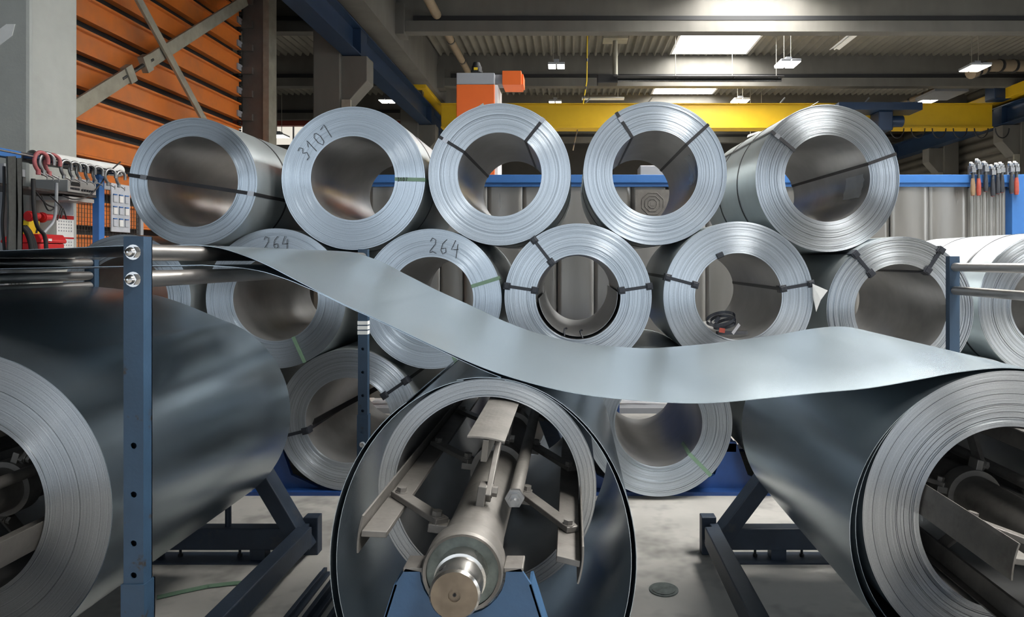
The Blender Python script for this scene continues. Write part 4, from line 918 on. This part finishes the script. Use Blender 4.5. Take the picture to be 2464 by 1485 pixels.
# ------------------------------------------------------------------ tool station at the left
BX = -3.5
def Q(u, v, X=BX): return P(u, v, X * F / (u - U0))
a, b = Q(-20, 372), Q(292, 432)
t = thing('tool_station', 'blue steel tool station frame beside the pale column at the left edge', 'tool rack', (BX, 4.6, 0))
pz_ = Q(237, 420); MB().bx(BX - 0.025, BX + 0.025, pz_.y - 0.03, pz_.y + 0.03, 0, pz_.z + 0.05).build('post', M_RACKBLUE, t, 0.003)
MB().bx(BX - 0.03, BX + 0.03, 4.30, pz_.y + 0.06, pz_.z + 0.0, pz_.z + 0.05).build('top_rail', M_STEELD, t, 0.003)
MB().bx(BX - 0.03, BX + 0.03, 3.9, 4.30, pz_.z + 0.0, pz_.z + 0.05).build('top_rail', M_RACKBLUE, t, 0.003)
pz2 = Q(-60, 400); MB().bx(BX - 0.025, BX + 0.025, 3.9, 3.96, 0, pz_.z + 0.05).build('post', M_RACKBLUE, t, 0.003)
zr = pz_.z - 0.0
MB().cyl((BX + 0.10, 4.0, zr + 0.02), (BX + 0.10, 5.1, zr + 0.02), 0.006, n=8).build('hook_rod', M_STEEL, t)
for k in range(9):
    y = 4.33 + k * 0.098; MB().bx(BX + 0.03, BX + 0.11, y - 0.012, y + 0.012, zr + 0.01, zr + 0.035).build('hook_bracket', M_NAVY, t)
zs0 = Q(178, 470).z; MB().bx(BX - 0.28, BX + 0.05, 4.05, 4.95, zs0 - 0.005, zs0 + 0.010).build('shelf', M_STEELD, t)
MB().bx(BX - 0.30, BX + 0.05, 3.9, 5.0, 0.86, 0.92).build('bench_top', M_STEELD, t)
MB().bx(BX - 0.30, BX - 0.05, 4.35, 4.9, 0.15, 0.84).build('bench_drawer_unit', M_DEEPBLUE, t, 0.01)
def c_clamp(y, s, mt, label, ang, zz=0.0):
    x = BX + 0.115; z = zr - 0.035 + zz
    t = thing('c_clamp', label, 'clamp', (x, y, z - 0.12 * s), group='clamps hanging at the tool station')
    m = MB(); ca, sa = math.cos(ang), math.sin(ang)
    def loc(p): return Vector((x + p[0] * sa * s, y + p[0] * ca * s, z + p[1] * s))
    fr = [(-0.02, -0.10), (-0.045, -0.06), (-0.05, -0.01), (-0.03, 0.035), (0.01, 0.045), (0.045, 0.02), (0.052, -0.02)]
    m.tube([loc(p) for p in smooth_path(fr, 3)], 0.0145 * s, 8); m.build('frame', mt, t)
    MB().cyl(loc((-0.022, -0.085)), loc((-0.022, -0.125)), 0.016 * s, n=10).build('pad', mt, t); MB().cyl(loc((0.052, -0.018)), loc((0.05, -0.04)), 0.014 * s, n=10).build('pad', mt, t)
    m = MB(); m.cyl(loc((-0.03, -0.10)), loc((0.045, -0.135)), 0.006 * s, n=8).cyl(loc((0.045, -0.155)), loc((0.045, -0.115)), 0.004 * s, n=6); m.build('screw', M_STEEL, t)
names = ['worn red c-clamp, first by the hanging straps', 'grey c-clamp between two worn red ones', 'worn red c-clamp beside the paper roll end', 'steel c-clamp just right of the red ones', 'steel c-clamp second right of the red ones', 'steel c-clamp third right of the red ones', 'steel c-clamp above the left of the radio', 'steel c-clamp above the middle of the radio', 'steel c-clamp above the right of the radio', 'steel c-clamp last in the row by the blue post']
us = [56, 70, 84, 118, 140, 158, 178, 197, 228, 254]
for i, (u, n_) in enumerate(zip(us, names)):
    y = -BX * F / (U0 - u) if False else BX * F / (u - U0)
    c_clamp(y, 0.85 if i < 3 else 0.72, M_PINK if i in (0, 2) else M_STEEL, n_, 0.25 + 0.1 * (i % 3), 0.05 if i < 3 else 0.035)
# paper rolls on top
def roll(p0, p1, r, label):
    t = thing('paper_roll', label, 'paper roll', (p0 + p1) / 2); m = MB(); d = (p1 - p0).normalized(); a_, b_ = perp(d)
    m.cyl(p0, p1, r, n=24, caps=False).cyl(p0, p1, r * 0.86, n=24, caps=False); m.build('rolled_sheet', M_PAPER, t)
    m = MB(); m.cyl(p1 - d * 0.01, p1 - d * 0.005, r * 0.9, n=20).build('core', M_PAPER, t)
roll(Q(78, 378, -3.52), Q(286, 411, -3.52), 0.047, 'long white paper roll lying on top of the tool station')
roll(Q(30, 376, -3.62), Q(100, 386, -3.62), 0.030, 'short white paper roll behind the long one at the left')
# radio on the shelf
yr0, yr1 = BX * F / (143 - U0), BX * F / (212 - U0); zs = Q(178, 470).z
t = thing('radio', 'silver radio with knobs on the tool station shelf', 'radio', (BX, (yr0 + yr1) / 2, zs))
MB().bx(BX - 0.2, BX + 0.06, yr0, yr1, zs + 0.012, zs + 0.095).build('case', M_SILVER, t, 0.006)
MB().bx(BX - 0.2, BX + 0.05, yr0 + 0.02, yr1 - 0.01, zs - 0.045, zs - 0.018).build('under_unit', M_SILVER, t)
MB().bx(BX + 0.058, BX + 0.063, yr0 + 0.025, yr0 + 0.11, zs + 0.058, zs + 0.085).build('display', M_DARK, t)
for k in range(5):
    y = yr0 + 0.13 + k * 0.024; MB().cyl((BX + 0.06, y, zs + 0.035), (BX + 0.072, y, zs + 0.035), 0.008, n=10).build('knob', M_HBLK, t)
for k in range(6): MB().bx(BX + 0.058, BX + 0.064, yr0 + 0.02 + k * 0.015, yr0 + 0.031 + k * 0.015, zs + 0.03, zs + 0.045).build('button', M_HBLK, t)
# hanging webbing slings, cables
def sling(u0, u1, v0, v1, label, X=-3.36):
    p0, p1, q0, q1 = Q(u0, v0, X), Q(u1, v0, X), Q(u0, v1, X), Q(u1, v1, X)
    m = MB(); m.prism([p0, p1, Vector((p1.x + 0.01, p1.y, (p1.z + q1.z) / 2)), q1, q0, Vector((p0.x + 0.008, p0.y, (p0.z + q0.z) / 2))], (0.012, 0, 0)); 
    one('webbing_sling', m, M_BELT, label, 'sling', 'slings at the tool station')
sling(14, 34, 376, 640, 'wide dark webbing sling hanging farthest left'); sling(36, 48, 380, 645, 'narrower dark webbing sling right of the wide one')
def cable(uvs, r, label, X=-3.42, mt=M_BLACK, cat='cable'):
    pts = [Q(u, v, X) for u, v in uvs]; m = MB()
    fine = []
    for i in range(len(pts) - 1):
        p0, p1, p2, p3 = pts[max(i - 1, 0)], pts[i], pts[i + 1], pts[min(i + 2, len(pts) - 1)]
        for k in range(6):
            s = k / 6; fine.append(0.5 * ((2 * p1) + (p2 - p0) * s + (2 * p0 - 5 * p1 + 4 * p2 - p3) * s * s + (3 * p1 - p0 - 3 * p2 + p3) * s ** 3))
    fine.append(pts[-1]); m.tube(fine, r, 6); one('cable', m, mt, label, cat, 'cables at the tool station')
cable([(10, 400), (10, 470), (6, 540), (12, 610)], 0.008, 'black cable hanging left of the wide sling')
cable([(80, 430), (82, 500), (90, 545), (108, 570), (112, 620)], 0.012, 'dark cable hanging down past the yellow box')
cable([(136, 440), (135, 490), (130, 530), (110, 555), (106, 560)], 0.010, 'grey curved cable left of the calendar', mt=M_GREYP)
cable([(85, 460), (110, 490), (130, 500), (115, 505), (100, 470)], 0.005, 'thin black cable loop under the shelf')
cable([(150, 470), (180, 480), (215, 470), (240, 445), (262, 415), (290, 390)], 0.005, 'thin black cable rising to the blue post top')
cable([(120, 470), (140, 490), (152, 505), (146, 525), (152, 505), (160, 528), (150, 500), (138, 530)], 0.004, 'thin tangled black cable in front of the calendar', X=-3.40)
for k in range(3): cable([(52 + k * 4, 545), (64 + k * 4, 560), (74 + k * 5, 590), (78 + k * 6, 640)], 0.014, ('dark hose left of the red toolbox, outermost', 'dark hose left of the red toolbox, middle one', 'dark hose nearest the red toolbox')[k], X=-3.45, cat='hose')
# calendar on the mesh
CX = -3.62
p0, p1 = Q(135, 470, CX), Q(176, 610, CX)
t = thing('wall_calendar', 'white calendar with red bands hanging on the wire mesh', 'calendar', (CX, (p0.y + p1.y) / 2, p1.z))
MB().bx(CX, CX + 0.004, p0.y, p1.y, p1.z, p0.z).build('backing', M_PAPER, t)
hh = p0.z - p1.z
for f0, f1, mt in ((0.0, 0.035, M_RED), (0.335, 0.40, M_RED), (0.715, 0.745, M_RED)): MB().bx(CX + 0.004, CX + 0.006, p0.y, p1.y, p0.z - hh * f1, p0.z - hh * f0).build('red_band', mt, t)
MB().bx(CX + 0.004, CX + 0.006, p0.y + 0.03, p1.y - 0.005, p0.z - hh * 0.32, p0.z - hh * 0.10).build('picture', M_BAG, t)
for blk in (0.43, 0.79):
    m = MB()
    for r in range(4):
        for c in range(6):
            y = p0.y + (p1.y - p0.y) * (0.10 + 0.145 * c); z = p0.z - hh * (blk + 0.055 * r); m.bx(CX + 0.004, CX + 0.0055, y, y + 0.009, z - 0.010, z)
    m.build('date_print', M_GREYP, t)
# plastic sleeve board with small parts
p0, p1 = Q(268, 440, -3.82), Q(313, 560, -3.82)
t = thing('parts_sleeve', 'clear plastic sleeve of small parts hanging left of the first top coil', 'plastic sleeve', (-3.82, (p0.y + p1.y) / 2, p1.z))
MB().bx(-3.83, -3.82, p0.y, p1.y, p1.z, p0.z).build('sleeve', M_BAG, t)
for i in range(3):
    for j in range(3):
        y = p0.y + (p1.y - p0.y) * (0.08 + 0.31 * i); z = p0.z - (p0.z - p1.z) * (0.25 + 0.25 * j)
        MB().bx(-3.82, -3.81, y, y + 0.045, z - 0.055, z).build('pocket', M_PAPER if (i + j) % 2 else M_BAG, t)
        MB().bx(-3.82, -3.808, y, y + 0.04, z + 0.004, z + 0.012).build('pocket_label', M_RACKBLUE, t)
# wire mesh fence
t = thing('mesh_fence', 'dark wire mesh guard fence in front of the lower orange trays', 'fence', (-3.85, 5.2, 0)); m = MB()
for k in range(46): m.bx(-3.852, -3.848, 4.62 + k * 0.032, 4.623 + k * 0.032, 0.3, zr - 0.05)
for k in range(46): m.bx(-3.852, -3.848, 4.62, 6.08, 0.35 + k * 0.034, 0.353 + k * 0.034)
o = m.build('wire_grid', M_WIRE, t); o['kind'] = 'stuff'
for y in (4.62, 5.22, 6.08): MB().bx(-3.87, -3.83, y - 0.02, y + 0.02, 0, zr + 0.02).build('fence_post', M_GREYP, t)
MB().bx(-3.87, -3.83, 4.62, 6.08, zr - 0.05, zr - 0.0).build('fence_rail', M_GREYP, t)
# red toolbox, yellow box, red fittings, blue bin
yb0, yb1 = Q(78, 580, -3.55).y, Q(138, 580, -3.55).y; zb = Q(100, 603, -3.55).z
MB_ = thing('toolbox', 'red plastic toolbox with a white label on the bench', 'toolbox', (-3.6, (yb0 + yb1) / 2, zb))
MB().bx(-3.75, -3.50, yb0, yb1, zb, zb + 0.05).build('body', M_RED, MB_, 0.008)
m = MB(); m.prism([(-3.76, yb0 - 0.005, zb + 0.05), (-3.49, yb0 - 0.005, zb + 0.05), (-3.49, yb0 + 0.0, zb + 0.07), (-3.53, yb0 + 0.02, zb + 0.11), (-3.72, yb0 + 0.02, zb + 0.11), (-3.76, yb0 + 0.0, zb + 0.07)], (0, yb1 - yb0 + 0.01, 0)); m.build('lid', M_RED, MB_, 0.006)
MB().bx(-3.494, -3.490, yb0 + 0.06, yb0 + 0.09, zb + 0.06, zb + 0.08).build('sticker', M_PAPER, MB_)
q0, q1 = Q(70, 530, -3.6), Q(96, 565, -3.6)
t = thing('yellow_box', 'small yellow box standing behind the red toolbox', 'box', (-3.65, (q0.y + q1.y) / 2, q1.z)); MB().bx(-3.72, -3.6, q0.y, q1.y, q1.z - 0.1, q0.z).build('carton', M_YEL2, t, 0.004); MB().prism([(-3.598, q0.y + 0.05, q1.z + 0.01), (-3.598, q0.y + 0.06, q1.z + 0.04), (-3.598, q0.y + 0.075, q1.z + 0.04), (-3.598, q0.y + 0.065, q1.z + 0.01)], (0.002, 0, 0)).build('print', M_DARK, t)
for u0, u1, v, lab in ((66, 92, 520, 'red plastic fitting on the yellow box, left one'), (98, 124, 523, 'red plastic fitting above the toolbox, right one')):
    q0, q1 = Q(u0, v, -3.6), Q(u1, v, -3.6); m = MB(); m.cyl(q0, q1, 0.028, 0.022, n=14).cyl(q0 + Vector((0, 0.01, 0)), q0 + Vector((0, 0.02, 0.0)), 0.036, n=14); one('red_fitting', m, M_RED, lab, 'fitting')
